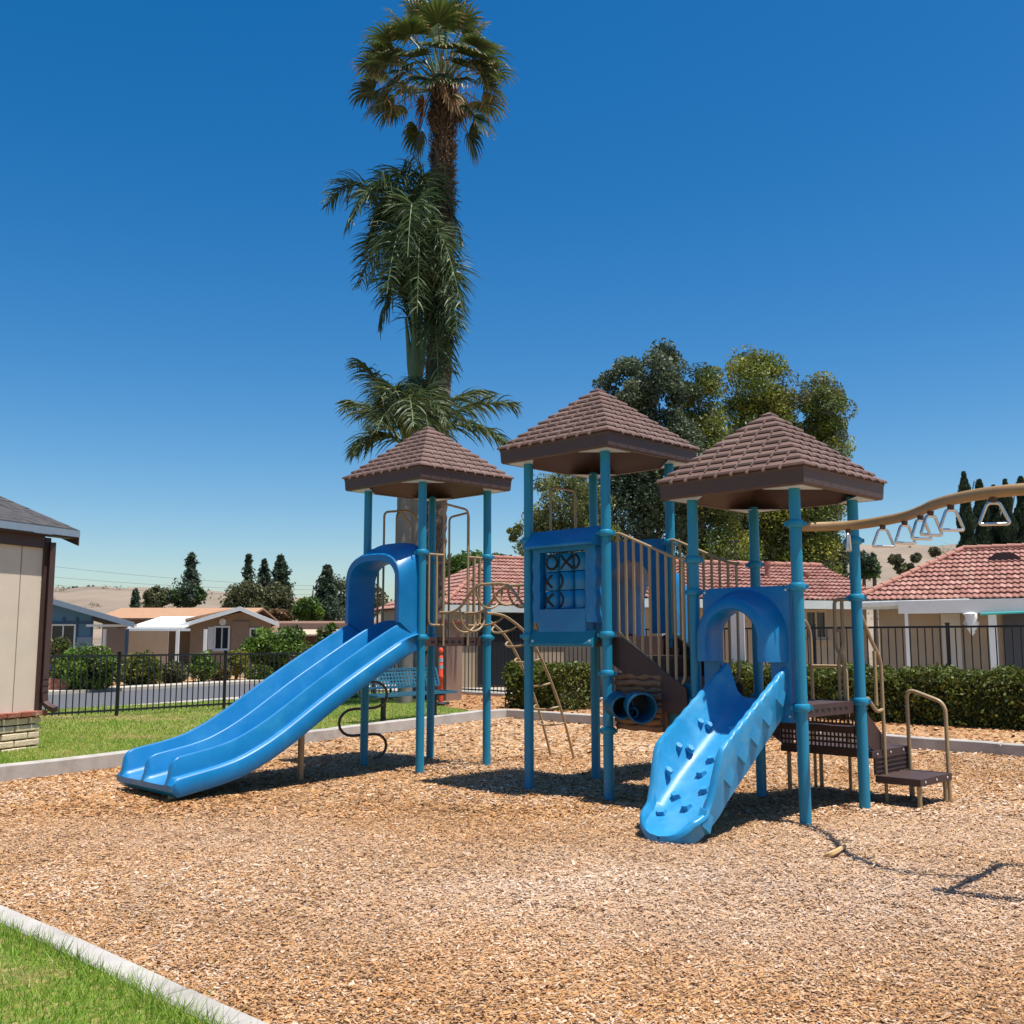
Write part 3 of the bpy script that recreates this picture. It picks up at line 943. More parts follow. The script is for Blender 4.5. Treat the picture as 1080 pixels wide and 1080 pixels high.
for k in range(3): MB().tube([Q(T2, -0.07, -0.209+k*0.1915, 1.62), Q(T2, -0.07, -0.209+k*0.1915, 2.30)], 0.010, 8).build('spindle', M['bolt'], panel)

# tower two: handle on the side to the bridge
f = face_u(T2, -1)
pipe('barrier', [[f(-.44, 2.41), f(-.19, 2.41)], [f(-.36, 2.40), f(-.36, 1.60), f(-.19, 1.60)], [f(-.19, 1.38), f(-.19, 2.99), f(.19, 2.99), f(.19, 1.38)],
                 [f(.44, 2.41), f(.19, 2.41)], [f(.36, 2.40), f(.36, 1.60), f(.19, 1.60)]])
# tower two: hood and chute on the far side
def Qb(c, d, a, z): return W(c, a, 0.5+d, z)
m = MB()
arch = [(0.27*math.cos(t), 1.98+0.27*math.sin(t)) for t in np.linspace(0, math.pi, 17)]
inner = [(0.27, 1.50)]+arch+[(-0.27, 1.50)]
outer = []
for a, z in inner:
    if z < 1.99: outer.append((0.455 if a > 0 else -0.455, z))
    else:
        k = max(abs(a)/0.455, (z-1.98)/0.47)
        k = max(k, 1e-3)
        outer.append((a/k, 1.98+(z-1.98)/k))
rows = [[Qb(T2, -0.03, a, z) for a, z in outer], [Qb(T2, -0.03, a, z) for a, z in inner], [Qb(T2, 0.35, a-.02, z) for a, z in inner], [Qb(T2, 0.75, a-.14, z-.12) for a, z in inner],
        [Qb(T2, 0.75, a*1.18-.14, z-.12+(z-1.5)*0.08) for a, z in inner], [Qb(T2, 0.35, a*1.18-.02, z+(z-1.5)*0.08) for a, z in inner], [Qb(T2, 0.02, a*1.18, z+(z-1.5)*0.08) for a, z in inner], [Qb(T2, 0.02, a, z) for a, z in outer]]
m.grid(rows+[rows[0]])
hb = m.build('slide_hood', M['plastic'], PS, smooth=40, label='dark blue tunnel hood on the far side of the tower')
rows = []
for k in range(16):
    t = k/15
    d = 0.25+1.9*t
    zf = 1.43-1.25*(t*t*(3-2*t))
    sh = -0.35*math.sin(t*2.2)
    rows.append([Qb(T2, d, a+sh, zf+z) for a, z in ((-.34, -.06), (-.36, .30), (-.32, .30), (-.28, .03), (0, 0), (.28, .03), (.32, .30), (.36, .30), (.34, -.06))])
m = MB().grid(rows, closed_u=True)
m.build('curved_slide', M['plastic'], PS, smooth=50, label='blue curved slide leaving from the far side')

# ---- stepped link between towers two and three
m = MB()
st = MB()
zt = [1.29, 1.10]
u0, u1 = 0.47, 1.38
du = (u1-u0)/3
for k, z in enumerate(zt):
    m2 = MB()
    m2.box(W(T2, u0+du*(k+0.5)+0.01, 0.03, z-0.02), (du+0.03, 0.86, 0.04), AX)
    m2.box(W(T2, u0+du*k+0.004, 0.03, z+0.075), (0.018, 0.86, 0.15), AX)
    m2.cur = 1
    for j in range(6): m2.lathe(W(T2, u0+du*k-0.004, -0.32+0.13*j, z+0.11), [(0.0, 0.007), (0.009, 0.006), (0.011, 0)], 8, (V, Z, -U))
    m2.build('tread', [M['deck'], M['bolt']], PS)
MB().box(W(T2, u1-0.30+0.006, 0.03, 1.0), (0.018, 0.86, 0.17), AX).build('riser', M['deck'], PS, bev=0.004)
for s in (-1, 1):
    b = 0.03+s*0.445
    poly = [W(T2, 0.49, b-0.01, 1.47), W(T2, 0.62, b-0.01, 1.45), W(T2, 1.31, b-0.01, 1.02), W(T2, 1.33, b-0.01, 0.80), W(T2, 1.10, b-0.01, 0.80), W(T2, 0.86, b-0.01, 1.0), W(T2, 0.49, b-0.01, 1.22)]
    MB().prism(poly, V*0.02).build('stringer', M['deck'], PS)
    bb = b-0.02*s
    topr = [W(T2, 0.52, bb, 2.42), W(T2, 0.58, bb, 2.42), W(T2, 1.20, bb, 2.16), W(T2, 1.32, bb, 2.14)]
    bot = [W(T2, 0.53, bb, 1.50), W(T2, 0.56, bb, 1.50), W(T2, 1.235, bb, 1.03), W(T2, 1.285, bb, 1.10), W(T2, 1.285, bb, 2.13)]
    def rz(u, top):
        if top: return 2.42-max(0, u-0.58)/0.62*0.26
        return 1.50-max(0, u-0.56)/0.675*0.47
    paths = [topr, bot]
    for k in range(8):
        u = 0.555+k*0.091
        zb = rz(u, False)
        if k == 4 and s < 0: zb -= 0.16
        paths.append([W(T2, u, bb, zb), W(T2, u, bb, rz(u, True))])
    br = pipe('stair_barrier', paths, rr=0.05, label='sloping beige rail with upright bars on the near side of the steps' if s < 0 else 'sloping beige rail with upright bars on the far side of the steps')
    if s < 0: MB().box(W(T2, 0.555+4*0.091+0.03, bb-0.01, 1.12), (0.11, 0.03, 0.10), AX).build('clamp_plate', M['beige'], br, bev=0.006)

# play panel with two blue drums under the steps
m = MB()
b0 = -0.40
for k in range(9):
    z = 0.66+k*0.056
    pts = []
    for j in range(13):
        a = 0.53+0.52*j/12
        pts.append(W(T2, a, b0-0.012*((k % 2))+0.004*math.sin(j*1.7+k*2.1), z+0.006*math.sin(j*1.1+k*1.3)))
    m.tube(pts, 0.031, 8)
m.box(W(T2, 0.80, b0+0.03, 0.885), (0.56, 0.03, 0.50), AX)
pnl = m.build('log_panel', M['bark_panel'], PS, smooth=50, label='tan log textured play panel with two blue drums')
for (a, z, dirv, r0, r1, L) in ((0.60, 0.865, (1.5, -0.55, -0.10), 0.115, 0.095, 0.20), (0.82, 0.875, (1.5, -0.62, -0.12), 0.105, 0.125, 0.22)):
    d = (U*dirv[0]*0.55+V*dirv[1]+Z*dirv[2]).normalized()
    s1 = d.cross(Z).normalized(); s2 = s1.cross(d)
    prof = []
    for k in range(15):
        rr = r0+(r1-r0)*k/14
        prof.append((rr+(0.004 if k % 2 else 0), L*k/14))
    prof += [(r1+0.012, L), (r1+0.012, L+0.018), (r1-0.004, L+0.02), (r1-0.012, L*0.08)]
    dm = MB().lathe(W(T2, a, b0-0.11, z), prof, 26, (s1, s2, d))
    dm.cur = 1
    dm.lathe(W(T2, a, b0-0.11, z)+d*(L*0.10), [(r1-0.013, 0), (0.001, 0.002)], 26, (s1, s2, d))  # black disc paints the dark inside of the open drum end
    dm.build('drum', [M['drum'], M['ink']], pnl, smooth=35)
d = (U*0.44-V*0.55).normalized(); s1 = d.cross(Z).normalized(); s2 = s1.cross(d)
MB().lathe(W(T2, 0.77, b0-0.08, 0.80), [(0.05, 0), (0.05, 0.16), (0.036, 0.165), (0.034, 0.05), (0.001, 0.05)], 18, (s1, s2, d)).build('drum', M['drum'], pnl, smooth=35)
# dark window panel behind, and blue side board
m = MB()
bb = 0.38
w0, w1, h0, h1 = 0.66, 1.0, 0.92, 1.22
m.box(W(T2, 0.585, bb, 1.0), (0.15, 0.03, 0.72), AX); m.box(W(T2, 1.10, bb, 0.84), (0.20, 0.03, 0.40), AX)
m.box(W(T2, 0.83, bb, 1.25), (0.338, 0.028, 0.06), AX); m.box(W(T2, 0.83, bb, 0.78), (0.338, 0.028, 0.28), AX)
m.build('window_panel', M['deck'], PS)
MB().box(W(T2, 1.20, -0.34, 0.84), (0.24, 0.03, 0.44), AX).build('side_board', M['teal'], PS, bev=0.01)

# ---- tower three: hood and climbing ramp
m = MB()
hc, hr = 0.0, 0.245
z0, zs = 0.78, 1.44
n = 25
ang = np.linspace(0, math.pi, n)
inner = [(hc+hr, z0), (hc+hr, 1.26)]+[(hc+hr*math.cos(t), zs+hr*math.sin(t)) for t in ang]+[(hc-hr, 1.26), (hc-hr, z0)]
def plate_out(a, z):
    if z <= zs: return (0.435 if a > hc else -0.405, z)
    dx, dz = a-hc, z-zs
    lim = (0.435-hc) if dx > 0 else (hc+0.405)
    kk = max(abs(dx)/lim, dz/0.435)
    return (hc+dx/kk, zs+dz/kk)
outer = [plate_out(a, z) for a, z in inner]
rows = [[S(T3, -0.03, a, z) for a, z in inner], [S(T3, -0.03, a, z) for a, z in outer], [S(T3, 0.015, a*0.995, z) for a, z in outer], [S(T3, 0.02, hc+(a-hc)*0.97, zs+(z-zs)*0.97 if z > zs else z) for a, z in outer],
        [S(T3, 0.02, a, z) for a, z in inner]]
m.grid(rows+[rows[0]])
for e in (0, len(inner)-1): m.add([r[e] for r in rows], [tuple(range(len(rows)))])
hood3 = m.build('ramp_hood', M['plastic'], PS, smooth=38, label='blue panel with an arched crawl opening above the climbing ramp')
for a in (-0.375, 0.405):
    for z in (0.83, 1.84): MB().lathe(S(T3, 0.019, a, z), [(0.0, 0.010), (0.010, 0.008), (0.013, 0)], 10, (U, Z, -V)).build('bolt', M['bolt'], hood3)
# protruding arch collar
innr = [(hc+hr, 1.26)]+[(hc+hr*math.cos(t), zs+hr*math.sin(t)) for t in ang]+[(hc-hr, 1.26)]
def off(pr, o):
    out = []
    for a, z in pr:
        if z <= zs+1e-6 and abs(abs(a-hc)-hr) < 1e-4: out.append((hc+math.copysign(hr+o, a-hc), z))
        else:
            t = math.atan2(z-zs, a-hc); out.append((hc+(hr+o)*math.cos(t), zs+(hr+o)*math.sin(t)))
    return out
rows = [[S(T3, 0.018, a, z) for a, z in innr], [S(T3, 0.215, a, z) for a, z in innr], [S(T3, 0.23, a, z) for a, z in off(innr, 0.015)],
        [S(T3, 0.23, a, z) for a, z in off(innr, 0.065)], [S(T3, 0.20, a, z) for a, z in off(innr, 0.10)], [S(T3, 0.10, a, z) for a, z in off(innr, 0.13)], [S(T3, 0.018, a, z) for a, z in off(innr, 0.17)]]
m = MB().grid(rows)
for e in (0, len(innr)-1): m.add([r[e] for r in rows], [tuple(range(len(rows)))])
m.build('hood_collar', M['plastic'], hood3, smooth=45)

ac = 0.085
def wall_top(d): return 1.235-0.60*d
def floor_z(d):
    if d < 1.12: return 0.945-0.69*d
    return 0.945-0.69*1.12-0.52*(d-1.12)+0.4*(d-1.12)**2
ds = [-0.02]+[0.02*k for k in range(0, 71)]
DEND = 1.42
rows = []
for d in [-0.02, 0.0]+[DEND*k/140 for k in range(1, 141)]:
    t = d/DEND
    fz = floor_z(d)
    wt = wall_top(d)
    rip = 0.004*math.sin(d*2*math.pi/0.11) if 0.1 < d < 0.95 else 0
    # side wall height falls away before the toe
    k = 1.0 if d < 0.96 else max(0.0, 1-((d-0.96)/0.22))
    k = k*k*(3-2*k)
    hgt = (wt-fz)*k+0.075*(1-k)*(1 if d < 1.3 else max(0.04, (DEND-d)/0.12))+rip*k
    hf = 0.135+0.05*t
    hw_ = (0.302-0.03*(1-k)) if d < 1.15 else 0.272
    if d > 1.14:
        q = min(1, (d-1.14)/(DEND-1.14))
        hw_ = max(0.012, 0.272*math.sqrt(max(0, 1-q**2.4)))
        hf = min(hf, hw_*0.72)
    a0 = ac+0.05*max(0, t-0.6)/0.4
    bot = fz-0.10 if d < 1.2 else max(-0.005, fz-0.10)
    bot = min(bot, fz-0.03)
    bot = max(bot, -0.02)
    sc3 = min(1.0, hw_/0.20)
    hf = min(hf, hw_*0.6)
    cs3 = [(hw_-0.035*sc3, bot), (hw_+0.004*sc3, fz+hgt*0.45), (hw_+0.012*sc3, fz+hgt-0.035), (hw_+0.008*sc3, fz+hgt-0.010), (hw_-0.006*sc3, fz+hgt), (hw_-0.034*sc3, fz+hgt-0.004), (hw_-0.046*sc3, fz+hgt-0.03),
           (hf+0.05*sc3, fz+0.055*min(1, hgt/0.2)), (hf, fz+0.010*sc3), (hf-0.05*sc3, fz)]
    fl = cs3+[(-a, z) for a, z in reversed(cs3)]
    rows.append([S(T3, d, a0+a, z) for a, z in fl])
mb = MB().grid(rows, closed_u=True)
mb.add(rows[0], [tuple(range(20))]); mb.add(rows[-1], [tuple(range(19, -1, -1))])
ramp = mb.build('climbing_ramp', M['ramp'], PS, smooth=48, label='short blue moulded climbing ramp with wavy edges and hand holds')
# hand holds
def hold(d, a, side=0, sc_=1.0, rot=0.3):
    fz = floor_z(d)
    if side == 0:
        p = S(T3, d, ac+a, fz); nrm = (Z*0.82-V*0.57).normalized()
    else:
        f_ = a
        p = S(T3, d, ac-0.15-0.15*f_, fz+(wall_top(d)-fz)*f_*0.9+0.0)
        nrm = (Z*0.42+U*0.8-V*0.35).normalized(); sc_ = 0.85
    t1 = nrm.cross(U).normalized() if side == 0 else nrm.cross(V).normalized()
    t2 = nrm.cross(t1)
    c_, s_ = math.cos(rot), math.sin(rot)
    e1, e2 = t1*c_+t2*s_, t2*c_-t1*s_
    m = MB()
    n = 5
    tr_ = 0.039 if side == 0 else 0.030
    b_, t_ = [], []
    for k in range(n):
        aa = 2*math.pi*k/n
        b_.append(p-nrm*0.006+(e1*math.cos(aa)*1.1+e2*math.sin(aa)*.95)*0.050*sc_)
        rr_ = (e1*math.cos(aa)*1.1+e2*math.sin(aa)*.95)*tr_*sc_
        low = max(-1.0, min(1.0, -rr_.z/0.035))
        t_.append(p+nrm*((0.030+0.017*low)*sc_)+rr_)
    m.grid([b_, t_], closed_u=True)
    m.add(t_, [tuple(range(n))])
    m.build('hand_hold', M['ramp'], ramp, bev=0.006)
for d, a, r_ in ((0.45, 0.10, .2), (0.62, -0.02, .5), (0.76, -0.02, 0), (0.90, 0.10, .4), (0.98, -0.10, .8), (1.06, 0.05, .1), (1.14, -0.12, .5), (0.30, -0.03, .3), (0.20, 0.08, .7)):
    hold(d, a, 0, 1, r_)
for d, f_, r_ in ((0.40, 0.30, .2), (0.47, 0.55, .6), (0.66, 0.32, .1), (0.76, 0.60, .5), (0.93, 0.42, .3)):
    hold(d, f_, 1, 1.05, r_)
# moulded lugs on the outside of the right wall
for d, hf_ in ((0.14, .5), (0.34, .45), (0.52, .4), (0.70, .4), (0.90, .35), (1.17, .1)):
    fz = floor_z(d)
    hgt = wall_top(d)-fz if d < 1 else 0.10
    p = S(T3, d, ac+0.302 if d < 1.1 else ac+0.29, fz+hgt*hf_)
    dn = (-V*0.82-Z*0.57)
    up_ = (Z*0.82-V*0.57)
    m = MB()
    q0 = [p+dn*x+up_*y-U*0.03 for x, y in ((-.085, -.03), (.035, -.105), (.085, .02), (-.035, .095))]
    q1 = [p+dn*x+up_*y+U*ou for x, y, ou in ((-.070, -.025, .016), (.030, -.088, .016), (.070, .018, .014), (-.03, .080, .014))]
    m.grid([q0, q1], closed_u=True); m.add(q1, [(0, 1, 2, 3)])
    m.build('lug', M['ramp'], ramp, bev=0.003)

# ---- tower three: steps and rails on the far right side
stairs = MB()
def perforated(c0, ax_a, ax_z, wd, ht, nrm, m, rows_, cols):
    """sheet with punched slots, built as bars"""
    bw, bh = wd/cols, ht/rows_
    for r in range(rows_+1): m.box(c0+ax_z*(-ht/2+bh*r), (wd, 0.010, bh*0.36), (ax_a, nrm, ax_z))
    for k in range(cols+1): m.box(c0+ax_a*(-wd/2+bw*k), (bw*0.36, 0.008, ht), (ax_a, nrm, ax_z))
m = MB()
perforated(W(T3, 0, 0.50, 0.79), U, Z, 0.84, 0.16, V, m, 3, 22)
perforated(W(T3, 0, 0.75, 0.57), U, Z, 0.84, 0.19, V, m, 4, 22)
m.build('perforated_riser', M['deck'], PS)
for (a0, a1, b0, b1, z) in ((-.43, .43, .50, .77, .69), (-.43, .47, .74, 1.46, .465), (.46, .86, .80, 1.46, .255)):
    m = MB().box(W(T3, (a0+a1)/2, (b0+b1)/2, z-0.03), (a1-a0, b1-b0, 0.06), AX)
    m.cur = 1
    for k in range(3): m.lathe(W(T3, a1+0.001, b0+0.1+(b1-b0-0.2)*k/2, z-0.03), [(0, .006), (.009, .005), (.011, 0)], 8, (V, Z, U))
    m.build('step', [M['deck'], M['bolt']], PS)
m = MB().box(W(T3, .462, 1.12, 0.345), (0.02, 0.66, 0.17), AX)
for k in range(4): m.box(W(T3, .474, 1.12, 0.285+0.04*k), (0.012, 0.64, 0.012), AX)
m.build('riser', M['deck'], PS)
for a in (-0.445, 0.445):
    MB().prism([W(T3, a-0.008, .5, .90), W(T3, a-0.008, .60, .88), W(T3, a-0.008, .98, .60), W(T3, a-0.008, 0.98, .38), W(T3, a-0.008, .5, .62)], U*0.016).build('stringer', M['deck'], PS)
for a, b, z in ((.82, .86, .22), (.82, 1.40, .22), (.52, 1.40, .22), (-.38, 1.40, .42), (-.38, .80, .42)): MB().tube([W(T3, a, b, -0.1), W(T3, a, b, z)], 0.02, 10).build('leg', M['beige'], PS, smooth=50)
pipe('hand_rail', [[W(T3, .49, 1.44, -0.1), W(T3, .49, 1.44, 0.99), W(T3, .84, 1.44, 0.87), W(T3, .84, 1.44, -0.1)]], r=0.018, rr=0.09, label='inverted U shaped beige hand rail on the low step')
pipe('hand_rail', [[W(T3, .485, .95, -0.1), W(T3, .485, .95, 1.26), W(T3, .47, .82, 1.42), W(T3, .455, .58, 1.77), W(T3, .455, .52, 1.78)],
                   [W(T3, .47, .86, 1.34), W(T3, .47, .86, .86)],
                   [W(T3, .455, .72, .93), W(T3, .47, .86, .80), W(T3, .485, .95, .82)], [W(T3, .455, .64, 1.66), W(T3, .455, .64, .90)]], r=0.0165, rr=0.08)
f = face_v(T3, 1)
pipe('hand_rail', [[f(.45, 1.79), f(.30, 1.79), f(.30, 1.36), f(.37, 1.28), f(.37, .84)], [f(.37, 1.79), f(.37, 1.40), f(.32, 1.25), f(.32, .84)], [f(.37, 1.52), f(.30, 1.52)]], r=0.0165, rr=0.05, label='beige looped grab rail beside the steps')
pipe('hand_rail', [[W(T3, -.455, .52, 1.78), W(T3, -.455, .70, 1.74), W(T3, -.455, 1.35, 1.62), W(T3, -.455, 1.42, 1.50), W(T3, -.455, 1.42, -0.1)], [W(T3, -.455, .80, 1.71), W(T3, -.455, .80, .72)], [W(T3, -.455, 1.08, 1.66), W(T3, -.455, 1.08, .50)],
                   [W(T3, -.455, 1.42, 1.18), W(T3, -.10, 1.44, 1.18), W(T3, -.10, 1.44, -0.1)]], r=0.0165, rr=0.07)

# ---- overhead track with hanging handles, and its far frame
zb = 2.345
F3 = T3+U*0.5-V*0.5
trk = catmull([(F3.x+0.05, F3.y, zb), (2.58, 8.15, zb), (2.74, 8.05, zb), (2.84, 7.82, zb), (2.91, 7.50, zb), (2.89, 7.12, zb), (2.855, 6.84, zb), (2.87, 6.56, zb), (2.95, 6.30, zb), (3.10, 6.12, zb), (3.39, 6.03, zb)], 8)
m = MB()
rws = []
for i, p in enumerate(trk):
    t = (trk[min(i+1, len(trk)-1)]-trk[max(i-1, 0)]).normalized()
    s_ = Vector((-t.y, t.x, 0))
    rws.append([p+s_*(0.026*math.cos(a))+Z*(0.038*math.sin(a)) for a in np.linspace(0, 2*math.pi, 14, endpoint=False)])
m.grid(rws, closed_u=True); m.add(rws[0], [tuple(range(14))]); m.add(rws[-1], [tuple(range(13, -1, -1))])
track = m.build('overhead_track', pmat('tan_track', (0.33, 0.20, 0.085), 0.4, 0.1, 6), PS, smooth=50, label='winding tan overhead track with hanging metal handles')
hd = [(908, 8.10, 0.25, -.35), (929.5, 7.80, 0.75, 0.15), (957, 7.48, 0.95, .30), (974.5, 7.16, 1.0, 0.35), (985.6, 6.90, 1.0, 0.30), (1007.5, 6.60, 1.0, 0.2), (1043.5, 6.26, .85, -.25)]
for px, yy, fc, yaw in hd:
    p = min(trk, key=lambda q: abs(q.y-yy))
    rt = Vector((1, 0, 0))*math.cos(yaw)+Vector((0, 1, 0))*math.sin(yaw)
    if fc < 0.5: rt = (Vector((1, 0, 0))*0.45+Vector((0, 1, 0))*0.9).normalized()
    ztop = zb-0.038
    m = MB()
    m.lathe(p+Z*(ztop-0.028-zb), [(0.014, 0), (0.02, 0.004), (0.024, 0.03)], 10)
    m.cur = 1
    pts = rounded([p+Z*(ztop-0.028-zb)+rt*x+Z*z for x, z in ((-.034, 0), (.034, 0), (.090, -.132), (-.090, -.132))], 0.022, 4, closed=True)
    m.tube(pts, 0.011, 10, closed=True)
    m.build('hanging_handle', [M['deck'], M['chrome']], track, smooth=50)
e0, e1 = Vector((3.05, 5.67, 0)), Vector((3.73, 6.40, 0))
for e in (e0, e1): MB().lathe(e, [(PR, -0.15), (PR, 2.43), (0.02, 2.45)], 20).build('post', M['post'], PS, smooth=40)
m = MB().tube([e0+Z*2.30, e1+Z*2.30], 0.03, 12)
m.build('cross_bar', M['post'], PS, smooth=50)
# ------------------------------------------------------------------ fences
def fence(name, posts, z, h, label, pitch=0.115, pw=0.05, rail_lo=0.10, pk=0.016):
    f = empty(name, (posts[0][0], posts[0][1], z), label, 'fence')
    pv = [Vector((p[0], p[1], 0)) for p in posts]
    for p in pv:
        m = MB().box(p+Z*(z+h/2), (pw, pw, h+0.06))
        m.box(p+Z*(z+h+0.04), (pw+0.012, pw+0.012, 0.02))
        m.build('post', M['black'], f)
    for a, b in zip(pv[:-1], pv[1:]):
        m = MB()
        d = (b-a).normalized()
        a2, b2 = a+d*pw/2, b-d*pw/2
        for zz in (z+rail_lo, z+h-0.02): m.bar(a2+Z*zz, b2+Z*zz, 0.03, 0.035)
        L = (b-a).length
        n = int(L/pitch)
        s = d.cross(Z)
        for k in range(1, n):
            m.box(a+d*(L*k/n)+Z*(z+h/2+0.01), (pk, pk, h-0.10), (d, s, Z))
        m.build('panel', M['black'], f)
    return f
fa, fb = G(123, 755, .12), G(236, 748, .12)
fd = fb-fa
fence('iron_fence', [tuple((fa+fd*k)[:2]) for k in range(-2, 5)], 0.12, 1.06, 'low black iron fence along the left lawn in front of the road', pitch=0.115)
fr = [Vector((-1.35, 25.75, 0))]
for k in range(1, 10): fr.append(fr[0]+U*(2.44*k))
fence('iron_fence', [tuple(p[:2]) for p in fr], 0.12, 1.55, 'taller black iron fence behind the hedges in front of the tiled houses', pitch=0.125)
sheet('fence_footing', [tuple((fr[0]+V*o+U*t)[:2]) for o, t in ((-.2, -.3), (-.2, 24), (.35, 24), (.35, -.3))], 0.17, M['concrete'], thick=0.3)
sheet('house_yard', [tuple((fr[0]+V*o+U*t)[:2]) for o, t in ((.36, -6), (.36, 30), (16, 40), (16, -9))], 0.06, pmat('yard_concrete', (0.40, 0.36, 0.30), 0.9, 0.12, 1.0), thick=0.3)

# ------------------------------------------------------------------ house helpers
def tiled(name, quad, parent, tw=0.14, tl=0.31, thick=0.026, pal=((0.345, 0.17, 0.135), (0.365, 0.185, 0.148), (0.315, 0.148, 0.115), (0.405, 0.225, 0.18)), label=None):
    """barrel tiles over the quad [eave_a, eave_b, ridge_b, ridge_a]"""
    a, b, c, d = [Vector(q) for q in quad]
    e = (b-a).normalized()
    n = e.cross((d-a)).normalized()
    if n.z < 0: n = -n
    up = n.cross(e).normalized()
    if up.z < 0: up = -up
    def loc(p): q = p-a; return (q.dot(e), q.dot(up))
    pa, pb, pc_, pd = loc(a), loc(b), loc(c), loc(d)
    H = max(pc_[1], pd[1])
    quads, cols = [], []
    nr = int(math.ceil(H/tl))
    for r in range(nr):
        v0 = r*tl; v1 = min(v0+tl*1.06, H)
        vm = (v0+v1)/2
        tq = min(1, vm/max(1e-6, pd[1])); xl = pa[0]+(pd[0]-pa[0])*tq
        tq2 = min(1, vm/max(1e-6, pc_[1])); xr = pb[0]+(pc_[0]-pb[0])*tq2
        x = math.floor(min(0, pd[0])/tw)*tw
        while x < max(pb[0], pc_[0]):
            if x+tw*0.5 >= xl and x+tw*0.5 <= xr:
                cc = np.array(random.choice(pal))*random.uniform(0.85, 1.15)
                jit = random.uniform(-.004, .006)
                prof = [(0, 0.0), (0.10, 0.55), (0.30, 1.0), (0.52, 0.75), (0.70, 0.15), (0.86, -0.05), (1.0, 0.0)]
                for (t0, h0), (t1, h1) in zip(prof[:-1], prof[1:]):
                    A = a+e*(x+tw*t0)+up*v0+n*(0.035+thick*h0+jit+0.02)
                    B = a+e*(x+tw*t1)+up*v0+n*(0.035+thick*h1+jit+0.02)
                    C = a+e*(x+tw*t1)+up*v1+n*(0.010+thick*h1+jit)
                    D = a+e*(x+tw*t0)+up*v1+n*(0.010+thick*h0+jit)
                    quads.append([A[:], B[:], C[:], D[:]]); cols.append(cc)
                    A2, B2 = A-n*0.03, B-n*0.03
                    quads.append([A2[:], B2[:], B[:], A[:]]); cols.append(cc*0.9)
            x += tw
    # solid slab just under the tiles
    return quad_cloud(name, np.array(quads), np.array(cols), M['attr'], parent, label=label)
def slab(name, quad, th, mat, parent, label=None, bev=0):
    q = [Vector(p) for p in quad]
    n = (q[1]-q[0]).cross(q[-1]-q[0]).normalized()
    if n.z < 0: n = -n
    return MB().prism([p-n*th for p in q], n*th).build(name, mat, parent, label=label, bev=bev)
def wallbox(name, a, b, z0, z1, th, mat, parent, label=None):
    a, b = Vector((a[0], a[1], 0)), Vector((b[0], b[1], 0))
    d = (b-a).normalized()
    s = d.cross(Z)
    return MB().box((a+b)/2+Z*((z0+z1)/2), ((b-a).length, th, z1-z0), (d, s, Z)).build(name, mat, parent, label=label)
def window(parent, a, b, z0, z1, nrm, frame='white', glass='glass', mull=1, shutters=False, fw=0.07):
    """framed window on the wall line a-b; nrm points out of the wall"""
    a, b = Vector((a[0], a[1], 0)), Vector((b[0], b[1], 0))
    d = (b-a).normalized(); L = (b-a).length
    mid = (a+b)/2+Z*((z0+z1)/2)+nrm*0.03
    m = MB()
    h = z1-z0
    for s in (-1, 1):
        m.box(mid+d*(s*(L/2+fw/2)), (fw, 0.08, h+2*fw), (d, nrm, Z))
        m.box(mid+Z*(s*(h/2+fw/2)), (L, 0.076, fw), (d, nrm, Z))
    for k in range(1, mull+1): m.box(mid+d*(-L/2+L*k/(mull+1)), (0.05, 0.07, h), (d, nrm, Z))
    f = m.build('window', M[frame], parent)
    MB().box(mid-nrm*0.015, (L, 0.02, h), (d, nrm, Z)).build('pane', M[glass], f)
    MB().box(mid+nrm*0.03-Z*(h/2+fw+0.025), (L+0.3, 0.12, 0.05), (d, nrm, Z)).build('sill', M[frame], f)
    if shutters: MB().box(mid+d*(-L/2-fw-0.18), (0.32, 0.05, h+0.1), (d, nrm, Z)).build('shutter', M['white'], f)
    return f

# ------------------------------------------------------------------ clubhouse at the left edge
e = Vector((0.36, 0.93, 0)).normalized(); no = Vector((e.y, -e.x, 0))
CC = Vector((-5.90, 12.90, 0))
ch = empty('clubhouse', CC-no*2, 'beige sided building with dark shingle roof and block base at the left edge', 'building')
LW, DW = 7.0, 6.0
wz0, wz1 = 0.56, 2.72
c0 = CC-e*(LW/2)-no*(DW/2)
MB().box(c0+Z*((wz0+wz1)/2), (LW, DW, wz1-wz0), (e, no, Z)).build('wall', M['siding'], ch)
m = MB()
for k in range(1, 18): m.box(CC-e*(0.405*k)+no*0.002+Z*((wz0+wz1)/2), (0.010, 0.006, wz1-wz0), (e, no, Z))
m.build('siding_groove', pmat('groove_shadow', (0.28, 0.22, 0.16), 0.9, 0), ch)
MB().box(c0+Z*0.25, (LW-0.04, DW-0.04, 0.56), (e, no, Z)).build('foundation', M['mortar'], ch)
m = MB()
for face in (0, 1):
    for r in range(5):
        z = 0.06+0.088*r
        x = 0.0 if r % 2 else 0.20
        t = 0.0
        while t < (LW if face == 0 else DW):
            w_ = (0.39 if t > 0 else (0.39 if r % 2 else 0.19))
            if face == 0: m.box(CC-e*(t+w_/2)+no*(0.014+random.uniform(-.006, .006))+Z*(z+0.04), (w_-0.012, 0.07, 0.074), (e, no, Z))
            else: m.box(CC+e*(0.014)-no*(0.06+t+w_/2)+Z*(z+0.04), (0.07, w_-0.012, 0.074), (e, no, Z))
            t += w_+0.004
fb_ = m.build('block_course', M['brick'], ch, bev=0.012)
m = MB()
t = -0.05
while t < LW:
    m.box(CC-e*(t+0.1)+no*(0.03)+Z*0.535, (0.198, 0.14, 0.06), (e, no, Z)); t += 0.206
m.build('brick_cap', M['redbrick'], ch, bev=0.008)
